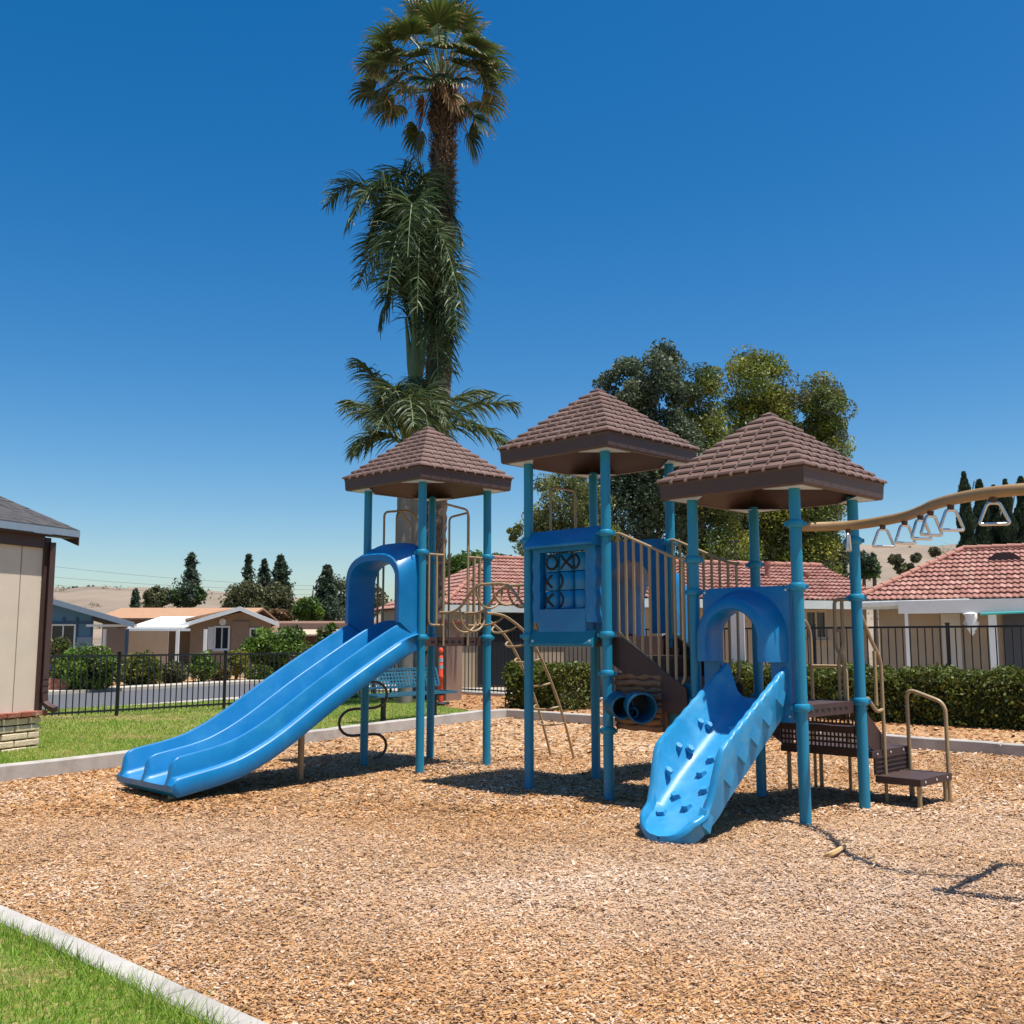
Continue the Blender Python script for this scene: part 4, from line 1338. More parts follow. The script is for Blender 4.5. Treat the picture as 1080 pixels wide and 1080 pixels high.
MB().box(CC+no*0.012-e*0.03+Z*((wz0+wz1)/2), (0.09, 0.05, wz1-wz0), (e, no, Z)).build('corner_trim', M['darktrim'], ch)
MB().box(CC-e*(LW/2+.04)+no*0.02+Z*(wz1-0.06), (LW-0.1, 0.04, 0.15), (e, no, Z)).build('frieze', M['darktrim'], ch)
dp = CC+no*0.075+e*0.0
pts = [dp+Z*2.66, dp+Z*0.78, dp+Z*0.66+no*0.02, dp+Z*0.60+no*0.12, dp+Z*0.58+no*0.20]
m = MB().tube(pts, 0.047, 4)
for z in (0.80, 0.88, 0.96): m.tube([dp+Z*(z-.01), dp+Z*(z+.01)], 0.054, 4)
m.build('downspout', M['darktrim'], ch, smooth=30)
ov, pit = 0.13, 0.37
ez = 2.80
E0, E1 = CC+no*ov+e*0.36, CC+no*ov-e*(LW+0.4)
rdg = DW/2+ov
def rp(p, t): return p-no*t+Z*(ez+0.05+pit*t)
slab('roof', [rp(E1, 0), rp(E0, 0), rp(E0, rdg), rp(E1, rdg)], 0.05, M['shingle'], ch)
slab('roof', [rp(E1, 2*rdg)-Z*(2*rdg*pit), rp(E0, 2*rdg)-Z*(2*rdg*pit), rp(E0, rdg), rp(E1, rdg)], 0.05, M['shingle'], ch)
m = MB()
for k in range(int(rdg/0.14)):
    t = 0.02+0.14*k
    x = -random.random()*0.3
    L = (E0-E1).length
    while x < L:
        w_ = random.uniform(0.18, 0.34)
        if random.random() < 0.8:
            a_, b_ = max(0, x), min(L, x+w_-0.01)
            if b_ > a_+0.03:
                p0 = E0-e*a_; p1 = E0-e*b_
                m.prism([rp(p0, t)+Z*0.004, rp(p1, t)+Z*0.004, rp(p1, t+0.135)+Z*0.003, rp(p0, t+0.135)+Z*0.003], Z*random.uniform(0.002, 0.006))
        x += w_
m.build('shingle_tabs', M['shingle'], ch)
MB().box((E0+E1)/2+Z*(ez+0.0)+no*0.012, ((E0-E1).length+0.02, 0.025, 0.085), (e, no, Z)).build('fascia', M['bluegrey'], ch)
MB().box((E0+E1)/2+Z*(ez-0.055)-no*(ov/2), ((E0-E1).length-0.01, ov-0.01, 0.02), (e, no, Z)).build('soffit', M['darktrim'], ch)
m = MB()
for s in (0.0, 1.0):
    q = [rp(E0, 0)-Z*0.20, rp(E0, 0)+Z*0.0, rp(E0, rdg), rp(E0, rdg)-Z*0.20]
m.prism([p+e*0.002 for p in q], e*0.025)
m.build('barge_board', M['darktrim'], ch)
gz = CC-no*(DW/2)
MB().prism([CC-e*0.02+Z*wz1, CC-e*0.02-no*DW+Z*wz1, gz-e*0.02+Z*(wz1+pit*DW/2)], -e*0.1).build('gable', M['siding'], ch)

# ------------------------------------------------------------------ blue house beyond the road
Yb = 45.0
def XB(px, Y): return (px-540)/FPX*Y
def ZB(py, Y): return P(540, py, Y).z
bh = empty('blue_house', (XB(40, Yb), Yb, -0.25), 'blue mobile home with a sloping porch roof across the road', 'house')
zl = ZB(660, Yb); zt_ = ZB(631, Yb)
xa, xr = XB(20, Yb), XB(152, Yb)
sl = (ZB(633, Yb)-zl)/(XB(58, Yb)-xr)
apx = XB(10, Yb); zap = zl+sl*(apx-xr)
xw = XB(100, Yb)
xl_ = 2*apx-xw
zw = zl+sl*(xw-xr)-0.12
MB().prism([(xl_, Yb, -.25), (xw, Yb, -.25), (xw, Yb, zw), (apx, Yb, zap-0.12), (xl_, Yb, zw)], (-4.9, 10, 0)).build('wall', M['bluesiding'], bh)
MB().prism([(xr, Yb-0.9, zl), (xr-5, Yb+10.5, zl), (apx-5, Yb+10.5, zap), (apx, Yb-0.9, zap)], (0, 0, 0.14)).build('roof', M['shingle'], bh)
MB().prism([(2*apx-xr, Yb-0.9, zl), (2*apx-xr-5, Yb+10.5, zl), (apx-5, Yb+10.5, zap), (apx, Yb-0.9, zap)], (0, 0, 0.14)).build('roof', M['shingle'], bh)
m = MB()
for s in (1, -1):
    xx = xr if s > 0 else 2*apx-xr
    m.prism([(xx, Yb-0.95, zl-0.10), (apx, Yb-0.95, zap-0.10), (apx, Yb-0.95, zap+0.13), (xx, Yb-0.95, zl+0.13)], (0, 0.05, 0))
m.build('fascia', M['bluegrey'], bh)
mb = MB()
for px in (70, 84, 100): mb.box((XB(px, Yb), Yb-0.02, 1.1), (0.10, 0.05, 2.6))
mb.box(((XB(100, Yb)+XB(40, Yb))/2, Yb-0.025, ZB(657, Yb)), (XB(100, Yb)-XB(40, Yb), 0.05, 0.10))
mb.build('trim', M['bluetrim'], bh)
window(bh, (XB(59, Yb), Yb-0.02), (XB(82, Yb), Yb-0.02), ZB(687, Yb), ZB(660, Yb), Vector((0, -1, 0)), glass='glass')
MB().box((XB(93, Yb), Yb-0.03, ZB(678, Yb)), (0.66, 0.04, 0.5)).build('skirting', M['bluegrey'], bh)
for px, mt in ((137, 'bluetrim'), (113.5, 'white')): MB().box((XB(px, Yb-.6), Yb-0.6, (zl-.4)/2), (0.11, 0.11, zl+0.1)).build('porch_post', M[mt], bh)
MB().box(((xw+xr)/2, Yb+4.0, 0.8), (xr-xw-.3, 0.1, 2.1)).build('carport_wall', M['tanwall'], bh)
MB().box(((xw+xr)/2, Yb-0.6, zl-0.0), (xr-xw, 0.10, 0.10)).build('beam', M['white'], bh)

# ------------------------------------------------------------------ tan house with white awning
Yt = 58.0
th = empty('tan_house', (XB(200, Yt), Yt, -0.25), 'tan mobile home with white patio awning and gabled end across the road', 'house')
x0, x1 = XB(104, Yt+4), XB(262, Yt+4)
zr_, ze_ = ZB(641, Yt+8), ZB(652, Yt+4)
MB().box(((x0+x1)/2, Yt+8, (ze_-.25)/2), (x1-x0-.6, 7.6, ze_+.2)).build('wall', M['tanwall'], th)
slab('roof', [(x0, Yt+3.6, ze_), (x1, Yt+3.6, ze_), (x1, Yt+8, zr_), (x0, Yt+8, zr_)], 0.12, M['orangeroof'], th)
slab('roof', [(x0, Yt+12.4, ze_), (x1, Yt+12.4, ze_), (x1, Yt+8, zr_), (x0, Yt+8, zr_)], 0.12, M['orangeroof'], th)
gx0, gx1, gxm = XB(203, Yt), XB(291, Yt), XB(258, Yt)
gzm, gzr, gzl = ZB(643, Yt), ZB(657, Yt), ZB(655, Yt)
MB().prism([(gx0, Yt, -.25), (gx1-.2, Yt, -.25), (gx1-.2, Yt, gzr-.05), (gxm, Yt, gzm-0.12), (gx0, Yt, gzl-.1)], (-2.2, 7.9, 0)).build('gable_wall', M['tanwall'], th)
lx = XB(192, Yt); lz = ZB(663, Yt)
MB().prism([(gx1+.35, Yt-.7, gzr-.12), (gxm, Yt-.7, gzm), (gxm-2.4, Yt+8, gzm), (gx1-2.05, Yt+8, gzr-.12)], (0, 0, .12)).build('gable_roof', M['brownroof'], th)
MB().prism([(gx0-.1, Yt-.7, gzl), (gxm, Yt-.7, gzm), (gxm-2.4, Yt+8, gzm), (gx0-2.5, Yt+8, gzl)], (0, 0, .12)).build('gable_roof', M['orangeroof'], th)
m = MB()
m.prism([(gx1+.4, Yt-.78, gzr-.22), (gxm, Yt-.78, gzm-.08), (gxm, Yt-.78, gzm+.16), (gx1+.4, Yt-.78, gzr+.03)], (0, .06, 0))
m.prism([(lx, Yt-.78, lz-.05), (gxm, Yt-.78, gzm-.08), (gxm, Yt-.78, gzm+.16), (lx, Yt-.78, lz+.17)], (0, .06, 0))
m.build('fascia', M['white'], th)
# awning: ribbed white pan roof on posts
ax0, ax1 = XB(148, Yt), XB(206, Yt)
m = MB()
nrib = 16
for k in range(nrib):
    xx0 = ax0+(ax1-ax0)*k/nrib; xx1 = xx0+(ax1-ax0)/nrib*0.93
    m.prism([(xx0, Yt-1.6, lz-.02), (xx1, Yt-1.6, lz-.02), (xx1, Yt+3.7, ze_+.02), (xx0, Yt+3.7, ze_+.02)], (0, 0, .08))
m.build('awning', M['white'], th)
MB().box(((ax0+lx)/2+.5, Yt-1.6, lz-.08), (ax1-ax0+.4, .08, .14)).build('awning_beam', M['white'], th)
for px, dy in ((152, 0), (176, 0), (190, -1.4), (219, -.6)):
    MB().box((XB(px, Yt+dy-1), Yt+dy-1, (lz-.35)/2), (.16, .16, lz+.25)).build('awning_post', M['white'], th)
MB().box(((ax0+ax1)/2, Yt+2.0, 0.9), (ax1-ax0-.4, .1, 2.2)).build('patio_wall', M['tanwall'], th)
window(th, (XB(230, Yt), Yt), (XB(243, Yt), Yt), ZB(684, Yt), ZB(662, Yt), Vector((0, -1, 0)), shutters=True, fw=.1)
window(th, (XB(267, Yt), Yt), (XB(278, Yt), Yt), ZB(684, Yt), ZB(664, Yt), Vector((0, -1, 0)), fw=.1)
MB().box(((XB(256, Yt)), Yt-.05, ZB(676, Yt)), (.95, .12, 2.2)).build('brick_panel', pmat('tan_brick', (0.30, 0.20, 0.13), 0.9, 0.2, 10), th)
MB().lathe((XB(237, Yt), Yt-.02, ZB(656, Yt)), [(0.20, 0), (0.20, .06)], 16, (Vector((1, 0, 0)), Z, Vector((0, -1, 0)))).build('gable_vent', M['white'], th)

Ybr = 64
bb_ = empty('brown_house', (XB(335, Ybr), Ybr, -.25), 'low brown roofed mobile home right of the tan house', 'house')
x0, x1 = XB(292, Ybr), XB(420, Ybr)
MB().box(((x0+x1)/2, Ybr+4, 1.1), (x1-x0-.5, 8, 2.7)).build('wall', M['stucco_pink'], bb_)
slab('roof', [(x0-.8, Ybr-1, ZB(668, Ybr)), (x1, Ybr-1, ZB(668, Ybr)), (x1, Ybr+4, ZB(655, Ybr+4)), (x0-.8, Ybr+4, ZB(655, Ybr+4))], .14, M['brownroof'], bb_)
slab('roof', [(x0-.8, Ybr+9, ZB(668, Ybr)), (x1, Ybr+9, ZB(668, Ybr)), (x1, Ybr+4, ZB(655, Ybr+4)), (x0-.8, Ybr+4, ZB(655, Ybr+4))], .14, M['brownroof'], bb_)
MB().box(((x0+x1)/2-.4, Ybr-1.03, ZB(669, Ybr)), (x1-x0+.8, .06, .22)).build('fascia', M['fascia'], bb_)
slab('carport_roof', [(XB(322, Ybr), Ybr-4, ZB(669, Ybr-4)), (XB(392, Ybr), Ybr-4, ZB(669, Ybr-4)), (XB(392, Ybr), Ybr-1.05, ZB(664, Ybr)), (XB(318, Ybr), Ybr-1.05, ZB(664, Ybr))], .1, pmat('pale_tan_roof', (0.52, 0.40, 0.28), .8, .1), bb_)  # carport roof in one even, paler tan

# ------------------------------------------------------------------ tiled houses at the right
def tile_house(name, label, a, b, depth, z0, ez, rz_, hipL, hipR, ovh=0.5, ridge_t=None):
    """front eave wall line a->b; n points away from the viewer"""
    a, b = Vector((a[0], a[1], 0)), Vector((b[0], b[1], 0))
    d = (b-a).normalized()
    n = Vector((-d.y, d.x, 0))
    h = empty(name, (a+b)/2+Z*z0, label, 'house')
    L = (b-a).length
    MB().box((a+b)/2+n*(depth/2+ovh)+Z*((z0+ez)/2), (L-2*ovh, depth-0.05, ez-z0), (d, n, Z)).build('wall', M['stucco'], h)
    t = depth/2+ovh
    ra, rb = a+n*t+d*hipL, b+n*t-d*hipR
    A, B = a+Z*ez, b+Z*ez
    RA, RB = ra+Z*rz_, rb+Z*rz_
    A2, B2 = A+n*2*t, B+n*2*t
    MB().add([A, B, RB, RA, A2, B2], [(0, 1, 2, 3), (1, 5, 2), (4, 0, 3), (5, 4, 3, 2), (0, 4, 5, 1)]).build('roof_deck', M['brownroof'], h)
    tiled('roof', [A, B, RB, RA], h)
    if hipR > 0: tiled('roof', [B, B2, RB, RB+d*0.01], h)
    if hipL > 0: tiled('roof', [A2, A, RA-d*0.01, RA], h)
    m = MB()
    segs = [(RA, RB)]
    if hipL > 0: segs += [(A, RA)]
    if hipR > 0: segs += [(B, RB)]
    for p, q in segs:
        k = max(1, int((q-p).length/0.35))
        for i in range(k):
            m.tube([p.lerp(q, i/k)+Z*0.05, p.lerp(q, (i+1.04)/k)+Z*0.045], [0.085, 0.07], 8)
    m.build('ridge_tiles', M['terracotta'], h, smooth=50)
    MB().box((A+B)/2-n*0.02-Z*0.09, (L+.04, 0.04, 0.20), (d, n, Z)).build('fascia', M['fascia'], h)
    MB().box((A+B)/2+n*(ovh/2)-Z*0.10, (L-.05, ovh-.02, 0.03), (d, n, Z)).build('soffit', M['fascia'], h)
    return h, a, b, d, n
# house C, behind the tall middle of the play structure
hC, a, b, d, n = tile_house('tiled_house', 'tan tiled house seen between the slide tower and the panel tower', (-1.95, 29.2), (3.6, 31.6), 7.0, .05, 2.42, 4.1, 3.0, 1.0, .22)
wl = lambda t: a+d*t+n*0.22
for t0, t1, nm, mt in ((1.15, 2.6, 'porch_shade', 'glass'), (4.0, 4.6, 'door', 'screen')):
    MB().box((wl(t0)+wl(t1))/2+Z*1.15-n*0.02, (t1-t0, 0.06, 2.1), (d, n, Z)).build(nm, M[mt], hC)  # porch piece is a dark slab painting the shade inside the porch
# house A, wing running away to the right
hA, a, b, d, n = tile_house('tiled_house', 'tan tiled house wing behind the tower with the climbing ramp', (2.6, 23.2), (9.4, 25.2), 5.2, .05, 2.36, 3.42, 1.2, 0.0, .45)
wl = lambda t: a+d*t+n*0.45
window(hA, wl(4.9), wl(5.4), 1.5, 2.1, -n, frame='stucco', glass='glass')
MB().box((wl(.9)+wl(1.9))/2+Z*1.05-n*0.02, (1.0, .06, 2.0), (d, n, Z)).build('door', M['white'], hA)
for t, hh in ((4.75, .45), (5.9, .2)):
    MB().lathe(a+d*t+n*1.9+Z*3.0, [(0.07, 0), (0.075, hh-.1), (0.10, hh-.08), (0.10, hh)], 12).build('vent_pipe', M['terracotta'], hA)
# house B, with porch
hB, a, b, d, n = tile_house('tiled_house', 'tan tiled house with white porch beam and posts at the right edge', (8.35, 25.0), (18.0, 19.9), 5.6, .05, 2.36, 3.78, 2.3, 2.3, .5)
pf = lambda px, o=0.0: a+d*max(0, ((px-905)/175)*3.7)+n*o
tx = lambda px: next(t/100 for t in range(-100, 1200) if (540+FPX*(a+d*(t/100)).x/(a+d*(t/100)).y*0.992) >= px)
MB().box((a+d*(tx(943))+a+d*9.4)/2-n*0.10+Z*2.20, (9.4-tx(943), 0.10, 0.30), (d, n, Z)).build('porch_beam', M['white'], hB)
for px, w_ in ((951, .07), (1040, .17)): MB().box(a+d*tx(px)-n*0.10+Z*1.08, (w_, .10, 1.94), (d, n, Z)).build('porch_post', M['white'], hB)
MB().box(a+d*(tx(985)+.2)+n*0.47+Z*1.05, (0.42, .07, 2.0), (d, n, Z)).build('door', pmat('cream_door', (.50, .44, .36), .6, .05), hB)
t0 = tx(1050)
MB().box(a+d*(t0+1.3)+n*0.47+Z*1.05, (2.6, .07, 1.98), (d, n, Z)).build('sliding_door', M['screen'], hB)
MB().box(a+d*(t0+0.75)+n*0.42+Z*1.05, (.05, .05, 1.9), (d, n, Z)).build('door_frame', M['white'], hB)
m = MB().tube([a+d*(tx(1028))-n*.2+Z*2.02, a+d*(tx(1085))-n*.2+Z*2.06, a+d*(9.0)-n*.2+Z*2.06], .028, 8)
m.build('awning_bar', M['tealhose'], hB)
MB().bar(a+d*0.1-n*.07+Z*2.28, a+d*2.6-n*.07+Z*2.33, .09, .11).build('gutter', M['white'], hB, bev=.01)
t = tx(1052)
pv = a+d*t+n*2.3+Z*3.30
m = MB()
vs = [pv-d*.42*math.cos(x)+Z*.32*math.sin(x) for x in np.linspace(0, math.pi, 11)]
m.prism(vs, n*0.9)
m.build('roof_vent', M['deck'], hB)
# plastic bag hanging under the beam
bp = a+d*tx(1018)-n*.18+Z*2.05
prof = [(0.02, 0.02), (0.14, -.02), (0.10, -.12), (0.13, -.24), (0.08, -.36), (0.05, -.44), (0.02, -.52)]
bag = MB()
rws = []
for r_, z_ in prof:
    rws.append([bp+d*(r_*(1+.45*math.sin(3*x+z_*25)+.2*math.sin(7*x-z_*31))*math.cos(x))+n*(r_*.7*math.sin(x))+Z*z_ for x in np.linspace(0, 6.283, 14, endpoint=False)])
bag.grid(rws, closed_u=True)
bag.build('plastic_bag', M['bag'], None, smooth=60, label='crumpled white plastic bag hanging from the white porch beam', cat='bag')

# ------------------------------------------------------------------ pillar, delineator, bench, sign
px_, py_ = G(471, 738, .12).x, G(471, 738, .12).y
pl = empty('pillar', (px_, py_, .12), 'square brown stucco pillar between the palm trunks and the iron fence', 'pillar')
MB().box((px_, py_+.2, .95), (.46, .46, 1.7), (U, V, Z)).build('shaft', M['stucco_pink'], pl)
MB().box((px_, py_+.2, 1.84), (.56, .56, .08), (U, V, Z)).build('cap', M['redbrick'], pl, bev=.01)
q = G(464.5, 743, .12)
dl = empty('delineator_post', q, 'orange plastic delineator post with grey bands standing by the brown pillar', 'traffic post')
MB().lathe(q, [(.052, 0), (.050, .15), (.048, .52), (.056, .53), (.056, .58), (.048, .60), (.045, .98), (.03, 1.0), (.03, 1.05), (.05, 1.07), (.05, 1.12), (.03, 1.15), (0.001, 1.155)], 18).build('tube', M['orange'], dl, smooth=40)
MB().lathe(q, [(.19, 0), (.19, .03), (.16, .05), (.05, .06)], 18).build('base', M['black'], dl)
for z in (.72, .86): MB().lathe(q+Z*z, [(.0495, 0), (.0495, .08)], 18).build('reflective_band', M['reflect'], dl, smooth=40)
b0_, b1_ = G(404, 762, .12), G(458, 757, .12)
bd = (b1_-b0_).normalized(); bn = Vector((-bd.y, bd.x, 0))
if bn.y < 0: bn = -bn
bm_ = (b0_+b1_)/2
be = empty('park_bench', bm_, 'blue perforated metal bench on the grass behind the double slide', 'bench')
L = 1.95
def slatted(name, c0, ax, h, thickness):
    m = MB()
    wv = ax
    for s in (-1, 1): m.bar(c0-bd*L/2+wv*(s*h/2), c0+bd*L/2+wv*(s*h/2), .04, .04)
    for s in (-1, 1): m.bar(c0+bd*(s*(L/2))-wv*h/2, c0+bd*(s*(L/2))+wv*h/2, .04, .04)
    n = 26
    nn = bd.cross(wv).normalized()
    for k in range(1, n): m.box(c0+bd*(-L/2+L*k/n), (.030, h, .01), (bd, wv, nn))
    for k in range(1, 5): m.box(c0+wv*(-h/2+h*k/5), (L, .022, .008), (bd, wv, nn))
    return m.build(name, M['bench'], be)
slatted('seat', bm_+Z*.43, bn, .38, .03)
bk = (Z*.96+bn*.28).normalized()
slatted('backrest', bm_+bn*.26+Z*.68, bk, .30, .03)
for p in (b0_, b1_):
    m = MB().box(p+Z*.20, (.06, .06, .42), (bd, bn, Z))
    m.box(p+Z*.40, (.05, .40, .04), (bd, bn, Z))
    m.bar(p+bn*.18+Z*.40, p+bn*.30+Z*.82, .04, .05, bd)
    m.build('leg', M['black'], be)

sy = 19.75
sg = P(777, 675, sy)
sn = empty('rules_sign', (sg.x, sg.y, .12), 'tall white notice board with rows of small dark print on the iron fence', 'sign')
sw, shh = .36, 1.12
MB().box(sg, (sw, .02, shh), (U, V, Z)).build('board', M['white'], sn, bev=.004)
m = MB()
zz = sg.z+shh/2-.09
sc0 = sg-V*0.0115
for wds in ((.10, .12),):
    x = -.11
    for w2 in wds: m.box(sc0+U*(x+w2/2)+Z*zz, (w2, .003, .045), (U, V, Z)); x += w2+.02
for r in range(10):
    zz -= .082
    x = -.13
    while x < .10:
        w2 = random.uniform(.03, .075)
        if x+w2 > .14: break
        m.box(sc0+U*(x+w2/2)+Z*zz, (w2, .003, .020), (U, V, Z)); x += w2+.014
m.build('print', pmat('sign_print', (.06, .06, .07), .7, 0), sn)

# ------------------------------------------------------------------ vegetation
def crown(name, lobes, n, size, pal, parent=None, clusters=40, mat='leaf', shell=0.55, flat=1.0, csize=0.30, **kw):
    """leaf quads gathered in clumps through the lobes; pal: list of colours, one picked per clump"""
    vols = np.array([l[1][0]*l[1][1]*l[1][2] for l in lobes])**(2/3)
    Qs, Cs = [], []
    for (c, r), v in zip(lobes, vols):
        k = max(6, int(clusters*v/vols.sum()*len(lobes)**0))
        d = unit(rng.normal(size=(k, 3)))
        rad = (shell+(1-shell)*rng.random(k)**0.6)[:, None]
        cc = np.array(c)+d*rad*np.array(r)
        pc = np.array(pal)[rng.integers(0, len(pal), k)]*(0.75+0.5*rng.random(k))[:, None]
        per = max(8, int(n*v/vols.sum()/k))
        rr = csize*min(r)*(0.7+0.6*rng.random(k))
        off = rng.normal(size=(k, per, 3))
        off = off/np.maximum(1, np.linalg.norm(off, axis=2, keepdims=True)/1.6)
        pts = cc[:, None, :]+off*rr[:, None, None]*np.array([1, 1, 0.8*flat])
        pts = pts.reshape(-1, 3)
        s = size*(0.6+0.8*rng.random(len(pts)))
        Qs.append(leaf_quads(pts, s, s*0.45))
        col_ = np.repeat(pc, per, axis=0)*(0.75+0.5*rng.random(len(pts)))[:, None]
        Cs.append(col_)
    return quad_cloud(name, np.concatenate(Qs), np.concatenate(Cs), M[mat], parent, **kw)
def trunk(parent, segs, mat='trunk', name='trunk'):
    m = MB()
    for pts, r0, r1 in segs:
        pts = catmull(pts, 5)
        k = len(pts)
        m.tube(pts, [r0+(r1-r0)*i/(k-1)*1.0 for i in range(k)], 9)
    return m.build(name, M[mat], parent, smooth=50)
DARK = [(0.05, 0.075, 0.04), (0.065, 0.095, 0.05), (0.085, 0.115, 0.06), (0.12, 0.15, 0.08)]
YEL = [(0.27, 0.28, 0.035), (0.19, 0.23, 0.035), (0.11, 0.15, 0.035), (0.15, 0.15, 0.05), (0.32, 0.31, 0.045)]
OLIVE = [(0.13, 0.13, 0.05), (0.10, 0.11, 0.045), (0.15, 0.14, 0.06), (0.08, 0.095, 0.04)]
CON = [(0.045, 0.072, 0.04), (0.06, 0.09, 0.05), (0.08, 0.11, 0.065)]
BRI = [(0.11, 0.19, 0.02), (0.14, 0.21, 0.025), (0.075, 0.14, 0.02), (0.055, 0.10, 0.018)]
HED = [(0.13, 0.155, 0.02), (0.085, 0.115, 0.018), (0.055, 0.085, 0.015), (0.17, 0.175, 0.03), (0.11, 0.125, 0.02)]

def lobe(px, py, rx, ry, Y, dy=1.0):
    c = P(px, py, Y)
    k = Y/FPX
    return ((c.x, c.y, c.z), (rx*k, dy*(rx+ry)*0.5*k, ry*k))
def tree(name, label, lobes, n, size, pal, base, Y, cat='tree', r0=0.3, group=None, clusters=60, limbs=True, shell=.55, csize=.3, z0=-.2, mat='leaf'):
    b = P(base, 700, Y); b.z = z0
    t = empty(name, b, label, cat, group)
    segs = []
    big = [l[0] for l in lobes]
    cen = Vector(np.mean(np.array(big), axis=0))
    for i, l in enumerate(lobes):
        c = Vector(l[0])
        h0 = b+Z*max(0.2, (cen.z-b.z)*0.35)
        tip = c+Z*l[1][2]*0.4
        segs.append(([b if i == 0 else h0, h0 if i == 0 else h0.lerp(c, .3)+Vector((random.uniform(-.2, .2), 0, .3)), h0.lerp(c, .6)+Z*.2, tip], r0 if i == 0 else r0*.6, r0*.12))
    trunk(t, segs)
    crown('crown', lobes, n, size, pal, t, clusters, shell=shell, csize=csize, mat=mat)
    return t
# eucalyptus group behind the middle tower
tree('eucalyptus_tree', 'dark grey green eucalyptus rising left of the group behind the middle tower', [lobe(660, 415, 28, 42, 38), lobe(692, 408, 28, 46, 38), lobe(668, 470, 38, 40, 38), lobe(700, 500, 40, 60, 38), lobe(660, 540, 42, 50, 38)], 62000, .068, DARK, 690, 38, r0=.28, clusters=240, csize=.26)
tree('eucalyptus_tree', 'yellow green eucalyptus with a slim crown in the middle of the group', [lobe(737, 430, 24, 42, 40), lobe(742, 480, 26, 40, 40), lobe(738, 540, 34, 50, 40), lobe(760, 590, 40, 30, 40)], 60000, .062, YEL+DARK[2:3], 741, 40, r0=.24, clusters=190, csize=.33)
tree('eucalyptus_tree', 'tall olive topped eucalyptus behind the lower tower roof', [lobe(796, 412, 34, 40, 42), lobe(790, 465, 34, 42, 42), lobe(820, 455, 26, 40, 42), lobe(800, 530, 44, 60, 42), lobe(830, 580, 40, 40, 42)], 80000, .066, YEL+OLIVE[:2], 800, 42, r0=.3, clusters=230, csize=.33)
tree('eucalyptus_tree', 'round topped eucalyptus standing right of the lower tower roof', [lobe(868, 430, 22, 32, 41), lobe(868, 470, 22, 34, 41), lobe(855, 520, 32, 44, 41), lobe(850, 580, 30, 30, 41)], 52000, .062, YEL+DARK[3:], 862, 41, r0=.2, clusters=160, csize=.34)
tree('pine_tree', 'feathery yellow green pine behind the noughts and crosses panel', [lobe(590, 540, 34, 40, 36), lobe(570, 590, 34, 44, 36), lobe(615, 560, 30, 60, 36), lobe(556, 565, 20, 14, 36), lobe(610, 625, 40, 30, 36)], 46000, .055, [(0.17, 0.19, 0.05), (0.22, 0.23, 0.06), (0.11, 0.13, 0.04)], 600, 36, r0=.2, clusters=240, csize=.2)
tree('leafy_tree', 'bright green leafy tree behind the roof between slide tower and panel tower', [lobe(500, 606, 40, 20, 47), lobe(532, 610, 28, 18, 47), lobe(472, 610, 20, 18, 47), lobe(505, 632, 48, 20, 47)], 22000, .10, BRI, 505, 47, r0=.15, clusters=150, csize=.35)
# conifers and small trees on the left
def conifer(name, label, px, top, bot, wd, Y, pal=CON, n=7000, size=.12, sparse=1.0, cat='tree', layers=20, bare=0.12):
    b = P(px, 690, Y); b.z = -.3
    t = empty(name, b, label, cat)
    tp = P(px, top, Y); bt = P(px, bot, Y)
    H = tp.z-bt.z
    trunk(t, [([b, Vector((b.x+.05, b.y, bt.z)), Vector((b.x-.05, b.y, (tp.z+bt.z)/2)), tp], .18, .02)])
    Qs, Cs = [], []
    per = n//(layers*7)
    for i in range(layers):
        f_ = (i+.5)/layers
        z = bt.z+H*(bare*0+f_)
        rad = wd/FPX*Y*(1-f_)**0.7*(0.55+.75*rng.random())+.08
        nb = int(6*sparse)+1
        for k in range(nb):
            a_ = 6.283*(k+rng.random())/nb
            l_ = rad*(0.45+.8*rng.random())
            s_ = rng.random(per)**0.7
            c = np.stack([b.x+np.cos(a_)*l_*s_, b.y+np.sin(a_)*l_*s_, z+0.15*l_*s_-0.25*l_*s_**2], 1)
            c += rng.normal(0, .13, c.shape)*(.35+.65*rad)*np.array([1, 1, 1.1])
            sz = size*(.6+.8*rng.random(per))
            Qs.append(leaf_quads(c, sz, sz*.35)); pc = np.array(pal[rng.integers(0, len(pal))])
            Cs.append(pc[None]*(.7+.6*rng.random(per))[:, None])
    quad_cloud('crown', np.concatenate(Qs), np.concatenate(Cs), M['leaf'], t)
    return t
conifer('pine_tree', 'tall thin open pine with a dark round base at the left', 198, 584, 628, 15, 85, sparse=.7, n=5000, size=.16)
tree('round_tree', 'dark green dense round tree under the open pine', [lobe(195, 628, 17, 11, 83)], 7000, .14, CON+BRI[3:], 195, 83, clusters=60)
conifer('pine_tree', 'narrow dark pine, leftmost of the three beyond the tan house', 259, 585, 640, 9, 88, sparse=.8, n=4500, size=.16)
conifer('pine_tree', 'narrow dark pine, middle of the three beyond the tan house', 276, 590, 640, 11, 90, sparse=.8, n=4500, size=.16)
conifer('pine_tree', 'broad dark pine, rightmost of the three beyond the tan house', 293, 586, 650, 17, 86, n=9000, size=.17)
tree('olive_tree', 'khaki olive tree in front of the three pines', [lobe(262, 634, 22, 18, 78), lobe(245, 640, 10, 12, 78)], 9000, .13, OLIVE, 260, 78, clusters=90, csize=.3)
tree('olive_tree', 'second khaki olive tree below the broad dark pine', [lobe(288, 638, 18, 20, 79), lobe(300, 650, 12, 10, 79)], 9000, .13, OLIVE, 286, 79, clusters=90, csize=.3)
tree('olive_tree', 'rusty brown shrubby tree right of the olive trees', [lobe(293, 651, 14, 7, 74), lobe(280, 653, 8, 6, 74)], 4000, .12, [(0.2, 0.11, 0.05), (0.16, 0.10, 0.045)], 290, 74, clusters=40)
